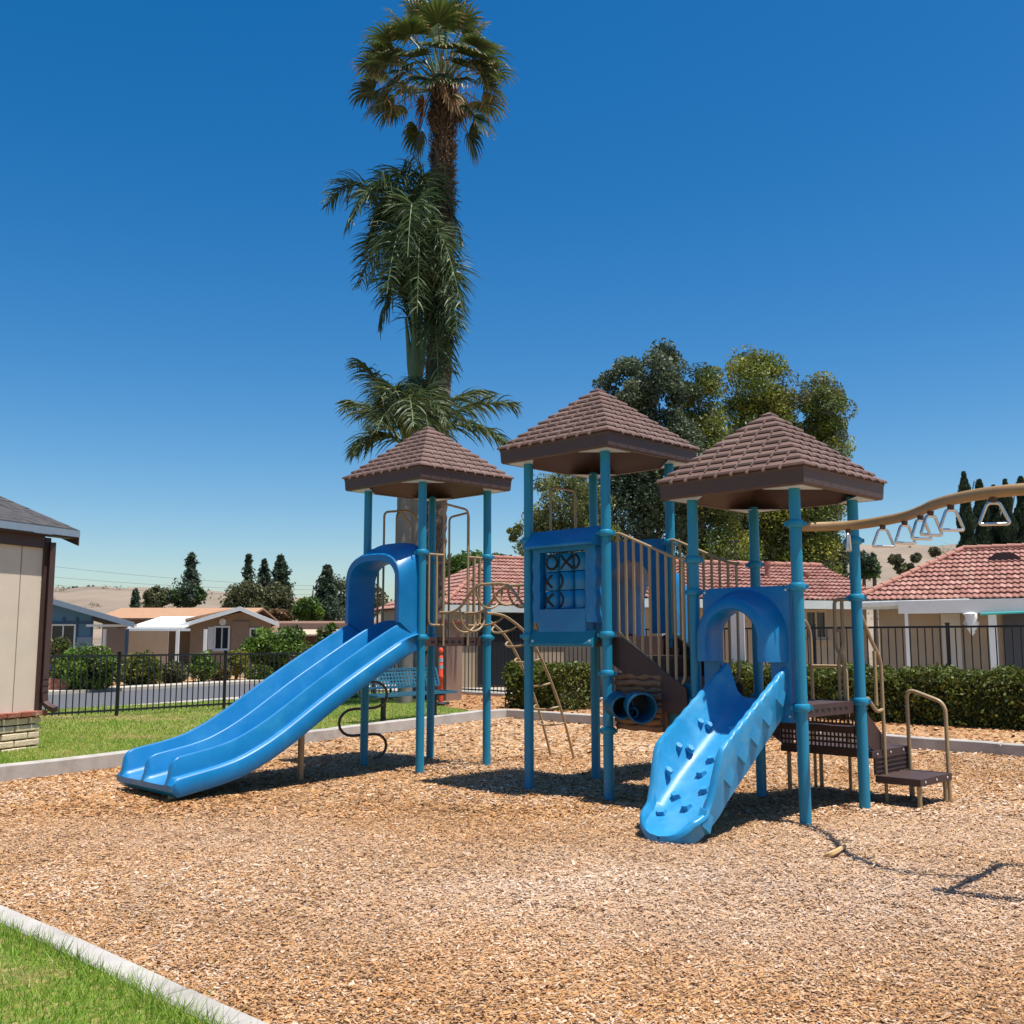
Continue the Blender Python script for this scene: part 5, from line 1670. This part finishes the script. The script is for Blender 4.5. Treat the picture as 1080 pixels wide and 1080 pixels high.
conifer('pine_tree', 'dark spreading pine beside the slide hood', 343, 597, 655, 22, 80, n=11000, size=.16)
tree('leafy_tree', 'fresh green round bush left of the spreading pine', [lobe(325, 643, 13, 11, 72)], 5000, .12, BRI[2:]+BRI[:1], 325, 72, clusters=50)
tree('leafy_tree', 'dusty green tree right behind the spreading pine', [lobe(362, 625, 16, 20, 90), lobe(385, 632, 22, 18, 90)], 6000, .15, OLIVE+CON[2:], 365, 90, clusters=60)
conifer('cypress_tree', 'small dark cone shaped cypress on the far slope', 140, 622, 641, 6, 110, n=1600, size=.2)
tree('olive_tree', 'small grey green tree beside the cone cypress on the far slope', [lobe(165, 631, 12, 10, 105)], 3500, .18, OLIVE, 165, 105, clusters=40)
for px, py in ((77, 621.0), (95, 620.0)):
    tree('hill_tree', 'tiny dark tree on the left skyline, %s of the two' % ('left' if px < 80 else 'right'), [lobe(px, py, 6 if px < 80 else 5, 2.2, 300)], 400, .4, CON, px, 300, group='trees on the left skyline', clusters=10, z0=6, r0=.1)
tree('leafy_tree', 'bright green garden tree in front of the tan gable', [lobe(295, 690, 24, 22, 46), lobe(275, 682, 14, 16, 46), lobe(305, 675, 13, 12, 46)], 11000, .085, BRI, 290, 46, clusters=130, csize=.3, r0=.1, z0=-.25)
tree('leafy_tree', 'small dusty green tree in front of the brown house', [lobe(345, 676, 9, 20, 50), lobe(338, 690, 8, 12, 50)], 5000, .09, BRI[2:]+OLIVE[:2], 345, 50, clusters=60, r0=.08, z0=-.25)
# right side conifers, cypresses, hill shrubs
conifer('pine_tree', 'dark full pine beyond the roof right of the lower tower', 880, 553, 612, 26, 62, n=12000, size=.14)
tree('leafy_tree', 'dusty green tree left of the dark full pine', [lobe(856, 590, 14, 20, 66)], 4500, .12, OLIVE+CON[1:], 856, 66, clusters=50)
tree('leafy_tree', 'dark green tree between the dark pine and the hip roof', [lobe(912, 598, 11, 14, 60)], 4000, .12, CON+BRI[3:], 912, 60, clusters=50)
conifer('cypress_tree', 'small dark cypress on the dry slope above the hip roof', 925, 585, 606, 6, 70, n=1800, size=.14)
def cypress(label, px, top, wd, Y, n=15000):
    b = P(px, 690, Y); b.z = 0
    t = empty('cypress_tree', b, label, 'tree')
    tp = P(px, top, Y)
    trunk(t, [([b, b+Z*tp.z*.3, b+Z*tp.z*.7, tp-Z*.3], .16, .02)])
    f_ = rng.random(n)
    R_ = wd/FPX*Y*np.minimum(1, (1-f_)**0.55*1.15)*(0.75+.25*np.sin(f_*40+px))
    a_ = rng.random(n)*6.283
    rr = R_*(0.55+.5*rng.random(n))
    c = np.stack([b.x+np.cos(a_)*rr, b.y+np.sin(a_)*rr, f_*tp.z], 1)
    d = unit(np.stack([np.cos(a_)*.35, np.sin(a_)*.35, np.full(n, 1.0)], 1)+rng.normal(0, .2, (n, 3)))
    nn = unit(rng.normal(size=(n, 3)))
    sdv = unit(np.cross(d, nn))
    L_, W_ = .16, .05
    q = np.stack([c-d*L_, c+sdv*W_, c+d*L_, c-sdv*W_], 1)
    cl = np.array(CON+[(0.045, 0.075, 0.03)])[rng.integers(0, 4, n)]*(.6+.7*rng.random(n))[:, None]
    quad_cloud('crown', q, cl, M['leaf'], t)
cypress('slim dark cypress, leftmost behind the hip roof at the right', 1027, 500, 17, 44)
cypress('slim dark cypress with a lower tip, second from left behind the hip roof', 1043, 508, 17, 45)
cypress('dark cypress in the gap, third from left behind the hip roof', 1058, 514, 15, 46)
cypress('dark cypress near the frame edge, fourth from left behind the hip roof', 1071, 508, 17, 44.5)
cypress('broad dark cypress filling the gap behind the second and third', 1050, 522, 20, 47)
cypress('tall dark cypress cut by the right edge of the frame', 1088, 505, 19, 45)
for i, (px, py, r_, lab) in enumerate(((944, 590, 8, 'roundest olive shrub on the dry slope behind the overhead track'), (966, 588, 6, 'small olive shrub on the dry slope under the track handles'), (986, 582, 6, 'darker shrub high on the dry slope near the cypresses'), (953, 600, 14, 'low green thicket at the foot of the dry slope'))):
    tree('hill_shrub', lab, [lobe(px, py, r_*.75, r_*.6 if i < 3 else 5, 95)], 1500, .2, [(.17, .16, .08), (.13, .13, .065)] if i != 3 else OLIVE, px, 95, cat='shrub', clusters=24, z0=lobe(px, py+r_*.25, 1, 1, 95)[0][2]-.1, r0=.03)  # shrub leaf colours lightened to paint in haze; the thicket keeps plain olive

# scrub dotted over the dry hills: one uncountable mass
Qs_, Cs_ = [], []
for i in range(240):
    px = rng.uniform(-250, 1350); t = rng.uniform(0.12, 0.86)
    d_ = 110+220*t
    pr = min(1, t/0.92); pr = pr*pr*(3-2*pr)*0.6+pr*0.4
    z_ = -.4+(P(px, ridge_h(px), 320).z+.4)*pr
    x_ = (px-540)/FPX*d_
    s_ = rng.uniform(.5, 1.7)
    n_ = 60
    c_ = np.array([x_, d_, z_+s_*.3])+rng.normal(size=(n_, 3))*np.array([s_*.6, s_*.6, s_*.32])
    sz = .22*(.6+.8*rng.random(n_))
    Qs_.append(leaf_quads(c_, sz, sz*.5))
    Cs_.append(np.array([(.25, .21, .12), (.20, .175, .095), (.28, .225, .14)][i % 3])*(.7+.5*rng.random(n_))[:, None])
quad_cloud('hill_scrub', np.concatenate(Qs_), np.concatenate(Cs_), M['leaf'], None, label='sparse dry scrub dotted over the pale hills', cat='scrub', kind='stuff')

# hedges
def hedge(name, label, a, b, wd, z0, h, n, size, pal, parent=None):
    a, b = Vector((a[0], a[1], 0)), Vector((b[0], b[1], 0))
    d = (b-a).normalized(); s = d.cross(Z)
    L = (b-a).length
    t = empty(name, (a+b)/2+Z*z0, label, 'hedge')
    # woody core
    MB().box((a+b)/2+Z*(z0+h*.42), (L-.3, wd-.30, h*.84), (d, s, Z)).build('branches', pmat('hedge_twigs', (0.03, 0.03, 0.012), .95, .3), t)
    u_ = rng.random(n)*L; 
    face = rng.random(n)
    v_ = np.where(face < .42, (rng.random(n)-.5)*wd, np.where(face < .71, -wd/2, wd/2)+rng.normal(0, .05, n))
    hh = h*(1+.05*np.sin(u_*5+1)+.04*np.sin(u_*13))
    z_ = np.where(face < .42, hh+rng.normal(0, .035, n), hh*rng.random(n))
    ends = rng.random(n) < .08
    u_ = np.where(ends, np.where(rng.random(n) < .5, 0, L)+rng.normal(0, .04, n), u_)
    v_ = np.where(ends, (rng.random(n)-.5)*wd, v_)
    z_ = np.where(ends, hh*rng.random(n), z_)
    # round the shoulders, clump the surface
    bump = .05*np.sin(u_*9+z_*11)+.04*np.sin(u_*23+v_*17)
    v_ = v_*(1+bump)*np.where(z_ > h*.9, .94, 1)
    c = np.array(a)[None]+np.outer(u_, np.array(d))+np.outer(v_, np.array(s))
    c[:, 2] = z0+z_
    sz = size*(.6+.8*rng.random(n))
    cl = np.array(pal)[rng.integers(0, len(pal), n)]*(.7+.6*rng.random(n))[:, None]
    q = leaf_quads(c, sz, sz*.5, bias=(0, 0, .4))
    # stray shoots on top
    quad_cloud('foliage', q, cl, M['leaf'], t)
    return t
ha = Vector((4.1, 19.45, 0))
hedge('hedge', 'long clipped hedge behind the far kerb at the right', ha[:2], (ha+U*13.5)[:2], .95, .1, .80, 60000, .036, HED)
g0 = G(565, 748, .1)
hedge('hedge', 'short square clipped hedge beyond the looped ladder', (g0-U*.75+V*.4)[:2], (g0+U*.75+V*.4)[:2], .95, .1, .78, 14000, .036, HED)
def bush(label, px, py, rx, ry, Y, pal, n=5000, size=.06, name='bush', group=None):
    l_ = lobe(px, py, rx, ry, Y)
    t = empty(name, (l_[0][0], l_[0][1], -.2), label, 'bush', group)
    MB().tube([Vector((l_[0][0], l_[0][1], -.3)), Vector(l_[0])], [.06, .03], 7).build('stem', M['trunk'], t)
    crown('foliage', [l_], n, size, pal, t, clusters=70, shell=.75, csize=.32)
bush('big rounded green hedge bush by the blue house', 92, 706, 28, 20, 34, BRI+HED[:2], 16000, .055)
bush('pale flowering shrub against the blue house window', 62, 688, 9, 14, 36, OLIVE+BRI[:1], 4000, .06)
bush('dark clipped bush between the porch posts of the blue house', 150, 707, 16, 15, 38, HED[1:], 7000, .06)
bush('low grey green bush below the white awning', 182, 710, 12, 10, 39, OLIVE, 4000, .06)
bush('bright green upright shrub under the white awning', 213, 703, 10, 14, 41, BRI, 4500, .06)
bush('dry brown garden shrub left of the fence post', 232, 709, 11, 8, 42, [(0.16, .12, .05), (.1, .12, .03)], 3000, .05)
bush('yellow leaved shrub in front of the tan gable', 250, 698, 9, 12, 43, [(0.22, .21, .03), (.15, .17, .03)], 3500, .05)
bush('low green bush below the garden tree', 275, 712, 14, 8, 42, BRI[2:]+HED, 4000, .05)
bush('magenta flowering shrub right of the garden tree', 316, 703, 9, 10, 44, [(.20, .02, .06), (.07, .10, .02), (.05, .08, .02)], 3000, .05)
bush('dark green shrub mass behind the fence under the slide', 345, 727, 40, 16, 31, HED[1:]+CON, 12000, .05)
bush('small round ground shrub near the road edge', 58, 716, 6, 10, 35, OLIVE, 1500, .05)
# planter of red brick, painted kerb marks
MB().box((XB(67, 33.5), 33.5, -.02), (.95, .5, .42)).build('brick_planter', M['redbrick'], None, bev=.02, label='low red brick planter in front of the big rounded bush', cat='planter')

# ------------------------------------------------------------------ palms
def strip_quads(pts, widths, nrm):
    out = []
    for i in range(len(pts)-1):
        a, b = pts[i], pts[i+1]
        t = (b-a).normalized()
        s = t.cross(nrm)
        s = s.normalized() if s.length > 1e-4 else Vector((1, 0, 0))
        out.append([(a-s*widths[i])[:], (a+s*widths[i])[:], (b+s*widths[i+1])[:], (b-s*widths[i+1])[:]])
    return out
def rand_unit():
    return Vector(unit(rng.normal(size=3)))
def feather_frond(p0, p1, p2, n=62, ll=0.62, pal=None, droop=0.75, side_bias=1.0):
    """pinnate frond along the Bezier p0-p1-p2; returns quads, colours, rachis"""
    qs, cs = [], []
    rach = []
    for i in range(25):
        t = i/24
        rach.append(p0*(1-t)**2+p1*2*t*(1-t)+p2*t*t)
    for i in range(n):
        t = 0.16+0.83*i/n
        p = p0*(1-t)**2+p1*2*t*(1-t)+p2*t*t
        tg = ((p1-p0)*(1-t)+(p2-p1)*t).normalized()
        lat = tg.cross(Z)
        lat = lat.normalized() if lat.length > 0.15 else Vector((1, 0, 0))
        L = ll*(0.55+0.9*math.sin(math.pi*min(1, t*0.92+0.08)))*random.uniform(.8, 1.1)
        for s in (-1, 1):
            d0 = (lat*s*0.75+tg*0.65+Z*random.uniform(-.45, .65)+rand_unit()*0.25).normalized()
            pts = [p]
            cur = p
            k = 4
            for j in range(k):
                dd = (d0+Vector((0, 0, -1))*(droop*(j+0.3)/k*1.6)).normalized()
                cur = cur+dd*(L/k)
                pts.append(cur)
            w0 = 0.016*random.uniform(.8, 1.2)
            q = strip_quads(pts, [w0, w0*1.15, w0*.9, w0*.6, w0*.1], rand_unit())
            qs += q
            c = np.array(random.choice(pal))*random.uniform(.7, 1.3)
            cs += [c]*len(q)
    return qs, cs, rach
QP = [(0.045, 0.075, 0.03), (0.06, 0.095, 0.035), (0.085, 0.12, 0.045), (0.10, 0.13, 0.06)]
def queen_palm(label, base, Y, trunk_px, crown_px, fronds, r=.15, z0=.1, ll=.62, shaft=None, n=62, pal=QP):
    b = P(base, 738, Y); b.z = z0
    t = empty('queen_palm', b, label, 'palm tree')
    tp = P(*trunk_px, Y)
    pts = [b, b.lerp(tp, .33)+Vector((.05, 0, 0)), b.lerp(tp, .66)-Vector((.03, 0, 0)), tp]
    pts = catmull(pts, 16)
    rs = [r*(1.12-.12*min(1, i/8))*(1+.035*(i % 2)) for i in range(len(pts))]
    MB().tube(pts, rs, 14).build('trunk', M['palmgrey'], t, smooth=60)
    if shaft:
        m = MB()
        for (x0_, y0_, x1_, y1_, w_) in shaft:
            m.tube(catmull([P(x0_, y0_, Y), P(x0_*.7+x1_*.3, y0_*.7+y1_*.3, Y-.04), P((x0_+x1_)/2, (y0_+y1_)/2, Y-.05), P(x1_, y1_, Y-.05)], 3), [w_*k for k in (.8, .92, 1, .98, .92, .84, .75, .6, .45, .25)], 12)
        m.build('crownshaft', M['palmgreen'], t, smooth=60)
    Q_, C_ = [], []
    m = MB()
    for (c0_, c1_, c2_, y1_, y2_) in fronds:
        p0 = P(*c0_, Y); p1 = P(*c1_, Y+y1_); p2 = P(*c2_, Y+y2_)
        q, c, ra = feather_frond(p0, p1, p2, n=n, ll=ll, pal=pal)
        Q_ += q; C_ += c
        m.tube(ra, [.028*(1-.75*i/24)+.004 for i in range(25)], 6)
    m.build('rachis', M['palmgreen'], t, smooth=60)
    quad_cloud('crown', np.array(Q_), np.array(C_), M['leaf'], t)
    return t
c0_ = (439, 388)
fr_ = [(c0_, (404, 130), (344, 218), .4, .9), (c0_, (420, 110), (366, 240), -.6, -1.2), (c0_, (430, 105), (392, 300), .3, -.9),
       (c0_, (444, 100), (488, 258), .2, .3), (c0_, (448, 140), (487, 325), -.5, -1.0), (c0_, (438, 120), (430, 270), -.9, -1.8),
       (c0_, (415, 180), (378, 305), .9, 1.4), (c0_, (455, 200), (478, 350), .6, .9), (c0_, (440, 150), (462, 190), .6, .9),
       (c0_, (430, 150), (396, 200), .2, .5), (c0_, (445, 150), (440, 330), -.8, -1.4), (c0_, (452, 230), (468, 390), -.1, -.2),
       (c0_, (425, 140), (385, 260), -.3, -.4), (c0_, (436, 100), (412, 215), -.5, -.9), (c0_, (442, 95), (455, 230), -.4, -.6),
       (c0_, (420, 230), (400, 350), .2, .2), (c0_, (428, 150), (408, 310), -.9, -1.7), (c0_, (447, 160), (470, 300), .9, 1.6), (c0_, (436, 130), (420, 240), .9, 1.8),
       (c0_, (470, 250), (476, 400), -.4, -.5), (c0_, (462, 270), (462, 420), -.5, -.7), (c0_, (470, 200), (482, 350), -.7, -1.0)]
queen_palm('taller queen palm with an upright wind swept crown against the fan palm trunk', 441, 23.4, (438, 405), c0_, fr_,
           r=.135, shaft=[(438, 412, 438, 322, .155), (441, 404, 451, 330, .10), (435, 404, 428, 335, .09)], ll=.66, n=92,
           pal=[(0.045, 0.08, 0.03), (0.06, 0.10, 0.035), (0.085, 0.13, 0.045), (0.12, 0.16, 0.07)])
c1_ = (428, 474)
queen_palm('shorter queen palm with arching fronds just above the slide tower roof', 427, 21.8, (427, 480), c1_,
           [(c1_, (400, 425), (364, 428), .3, .4), (c1_, (408, 395), (377, 382), .7, 1.2), (c1_, (425, 385), (402, 420), -.5, -1.1), (c1_, (440, 390), (472, 445), -.5, -.9),
            (c1_, (485, 415), (546, 428), .2, .3), (c1_, (490, 425), (535, 470), -.3, -.6), (c1_, (430, 380), (436, 450), -.8, -1.7), (c1_, (400, 440), (372, 478), -.3, -.6),
            (c1_, (470, 410), (515, 415), .8, 1.5), (c1_, (450, 385), (442, 405), .9, 1.8), (c1_, (420, 390), (418, 420), .6, 1.0), (c1_, (440, 390), (460, 420), .5, .8), (c1_, (415, 400), (398, 455), -.8, -1.5), (c1_, (445, 400), (452, 455), -.6, -1.4)],
           r=.14, ll=.56, n=76, pal=QP[:3]+[(.12, .13, .035), (.09, .11, .03)], shaft=[(428, 486, 428, 440, .13)])

def fan_palm():
    Y = 24.0
    b = P(449, 738, Y); b.z = .1
    t = empty('fan_palm', b, 'very tall fan palm with shaggy crown towering over the slide tower', 'palm tree')
    top = P(466, 88, Y)
    N = 150
    rows = []
    for i in range(N+1):
        f_ = i/N
        p = b.lerp(top, f_)+Vector((.10*math.sin(f_*2.6), 0, 0))
        r_ = .34*(1-.28*f_)*(1+.5*math.exp(-f_*18))
        row = []
        for k in range(20):
            a = 6.283*k/20
            j = r_*(1+random.uniform(-.05, .07))+(.02 if (i+k*3) % 4 == 0 else 0)
            row.append(p+Vector((math.cos(a)*j, math.sin(a)*j, random.uniform(-.03, .03))))
        rows.append(row)
    MB().grid(rows, closed_u=True).build('trunk', pmat('fan_palm_bark', (0.085, 0.062, 0.048), .95, .35, 5, bump=.6, bscale=14), t)
    # old leaf bases on the upper trunk
    Qb, Cb = [], []
    for i in range(3600):
        f_ = 1-.5*random.random()**1.2
        a = random.uniform(0, 6.283)
        p = b.lerp(top, f_)+Vector((.10*math.sin(f_*2.6), 0, 0))
        r_ = .27+.03*random.random()
        o = Vector((math.cos(a), math.sin(a), 0))
        q0 = p+o*r_; d = (Z*random.uniform(.2, .9)*random.choice((-1, 1, 1))+o*.55).normalized()
        s = d.cross(o).normalized()
        L = random.uniform(.06, .16); w_ = random.uniform(.015, .035)
        Qb.append([(q0-s*w_)[:], (q0+s*w_)[:], (q0+d*L+s*w_*.5)[:], (q0+d*L-s*w_*.5)[:]])
        Cb.append(np.array((.12, .088, .066))*random.uniform(.5, 1.7))
    quad_cloud('leaf_bases', np.array(Qb), np.array(Cb), M['dryleaf'], t)
    Qs, Cs, Qd, Cd = [], [], [], []
    pet = MB()
    def leaf(az, el, pl_, bl, dead=False, droop=.5):
        if isinstance(az, tuple):
            end = P(az[0], az[1], Y+az[2])
            st = top+Z*random.uniform(-.35, .25)
            o = (end-st)
            st = st+Vector((o.x, o.y, 0)).normalized()*.12
            mid = st.lerp(end, .55)+Z*.18
        else:
            o = Vector((math.cos(az)*math.cos(el), math.sin(az)*math.cos(el), math.sin(el)))
            st = top+Vector((math.cos(az), math.sin(az), 0))*.15+Z*random.uniform(-.5, .3)
            mid = st+o*pl_*.55
            end = mid+(o+Z*(-droop*.55)).normalized()*pl_*.45
        pet.tube([st, mid, end], [.028, .02, .014], 5)
        d = (end-mid).normalized()
        s = d.cross(Z)
        s = s.normalized() if s.length > .1 else Vector((1, 0, 0))
        nn = s.cross(d)
        K = 34
        for k in range(K):
            a = (k/(K-1)-.5)*2*R(118)
            dd = (d*math.cos(a)+s*math.sin(a)+nn*(.28*abs(math.sin(a))+.06*(k % 2))).normalized()
            L = bl*(1-.22*(abs(a)/R(118))**2)*random.uniform(.9, 1.08)
            pts = [end]
            cur = end
            for j in range(4):
                g = (0, .12, .55, 1.25)[j]*droop*1.25
                cur = cur+(dd+Vector((0, 0, -g))).normalized()*(L/4)
                pts.append(cur)
            w_ = .037
            q = strip_quads(pts, [.006, w_*.95, w_, w_*.62, .004], (nn+rand_unit()*.25))
            cbase = np.array(random.choice([(.045, .078, .016), (.062, .095, .02), (.095, .125, .026)]))*random.uniform(.75, 1.25) if not dead else np.array((.26, .17, .09))*random.uniform(.6, 1.3)
            (Qd if dead else Qs).extend(q)
            for j in range(4):
                c = cbase
                if not dead and j == 3 and random.random() < .45: c = np.array((.28, .18, .08))*random.uniform(.6, 1.2)
                (Cd if dead else Cs).append(c)
    hubs = [(402, 58, .2), (398, 78, .9), (412, 44, -.6), (424, 30, .5), (438, 20, -.3), (452, 16, .8), (462, 24, -.9), (474, 18, .4), (486, 30, -.5),
            (502, 50, -.9), (510, 62, .5), (498, 40, .9), (512, 90, -.2), (508, 108, .8), (500, 122, -.7), (494, 142, .2), (442, 140, .3), (406, 106, -.5), (416, 112, .5),
            (394, 96, .3), (440, 60, -1.3), (468, 52, -1.4), (452, 84, -1.3), (478, 84, -1.2), (428, 74, -1.2), (488, 70, -1.0), (444, 48, 1.2), (408, 66, -.9), (418, 88, -.8), (396, 70, .1), (504, 74, -.6), (516, 78, .4), (496, 60, -1.2), (434, 36, -1.1), (466, 34, 1.1), (474, 70, 1.3), (430, 92, 1.2), (456, 40, .2), (420, 62, .1), (484, 56, .2)]
    for hx, hy, dy in hubs:
        leaf((hx, hy, dy), 0, 0, random.uniform(.66, .88), False, .45+.7*max(0, (hy-30)/110))
    for i in range(4):
        leaf(i*2.4+.7, R(-50-25*random.random()), random.uniform(.5, .9), random.uniform(.5, .75), True, 1.0)
    # hanging dry threads and old flower stalks
    for i in range(170):
        az = random.uniform(0, 6.283); rr = random.uniform(.2, 1.55)
        p = top+Vector((math.cos(az)*rr, math.sin(az)*rr, random.uniform(-.6, .95)-.25*rr))
        pts = [p]
        for j in range(5):
            p = p+Vector((random.uniform(-.07, .07), random.uniform(-.07, .07), -random.uniform(.05, .17)))
            pts.append(p)
        q = strip_quads(pts, [.011]*6, rand_unit())
        Qd.extend(q); Cd.extend([np.array((.33, .20, .12))*random.uniform(.6, 1.3)]*len(q))
    for az, L in ((.2, 1.5), (2.0, 1.2), (4.4, 1.4)):
        o = Vector((math.cos(az), math.sin(az), 0))
        pet.tube([top+Z*.2, top+o*L*.5+Z*1.0, top+o*L+Z*.95], [.02, .014, .006], 5)
    pet.build('petioles', M['palmgreen'], t, smooth=60)
    quad_cloud('crown', np.array(Qs), np.array(Cs), M['leaf'], t)
    quad_cloud('dead_leaves', np.array(Qd), np.array(Cd), M['dryleaf'], t)
fan_palm()

# ------------------------------------------------------------------ overhead wires at the left
wr = empty('overhead_wires', (XB(60, 140), 140, -.3), 'thin overhead wires sagging across the sky at the left', 'wires')
for k, (ya, yb) in enumerate(((597, 618), (609, 622), (618, 627))):
    a, b = P(20, ya-4, 140), P(330, yb, 150)
    pts = [a.lerp(b, t)-Z*(2.0*t*(1-t)) for t in np.linspace(0, 1, 24)]
    MB().tube(pts, .018, 5).build('wire', M['wire'], wr)
q = a+Vector((-30, 0, 0))
MB().lathe((b.x+.0, b.y, -.3), [(.14, 0), (.10, b.z+.9)], 8).build('pole', M['trunk'], wr)
# loose curled bark strip lying on the chips
pts = [G(868, 903, .02), G(880, 899, .045), G(893, 891, .02)]
pts = catmull(pts, 5)
m = MB()
for i in range(1): m.tube(pts, [.006, .012, .016, .017, .018, .018, .017, .016, .015, .012, .006][:len(pts)], 6)
m.build('bark_strip_piece', pmat('pale_bark', (.55, .36, .16), .8, .1), None, smooth=50, label='pale curled strip of bark lying on the chips', cat='bark')
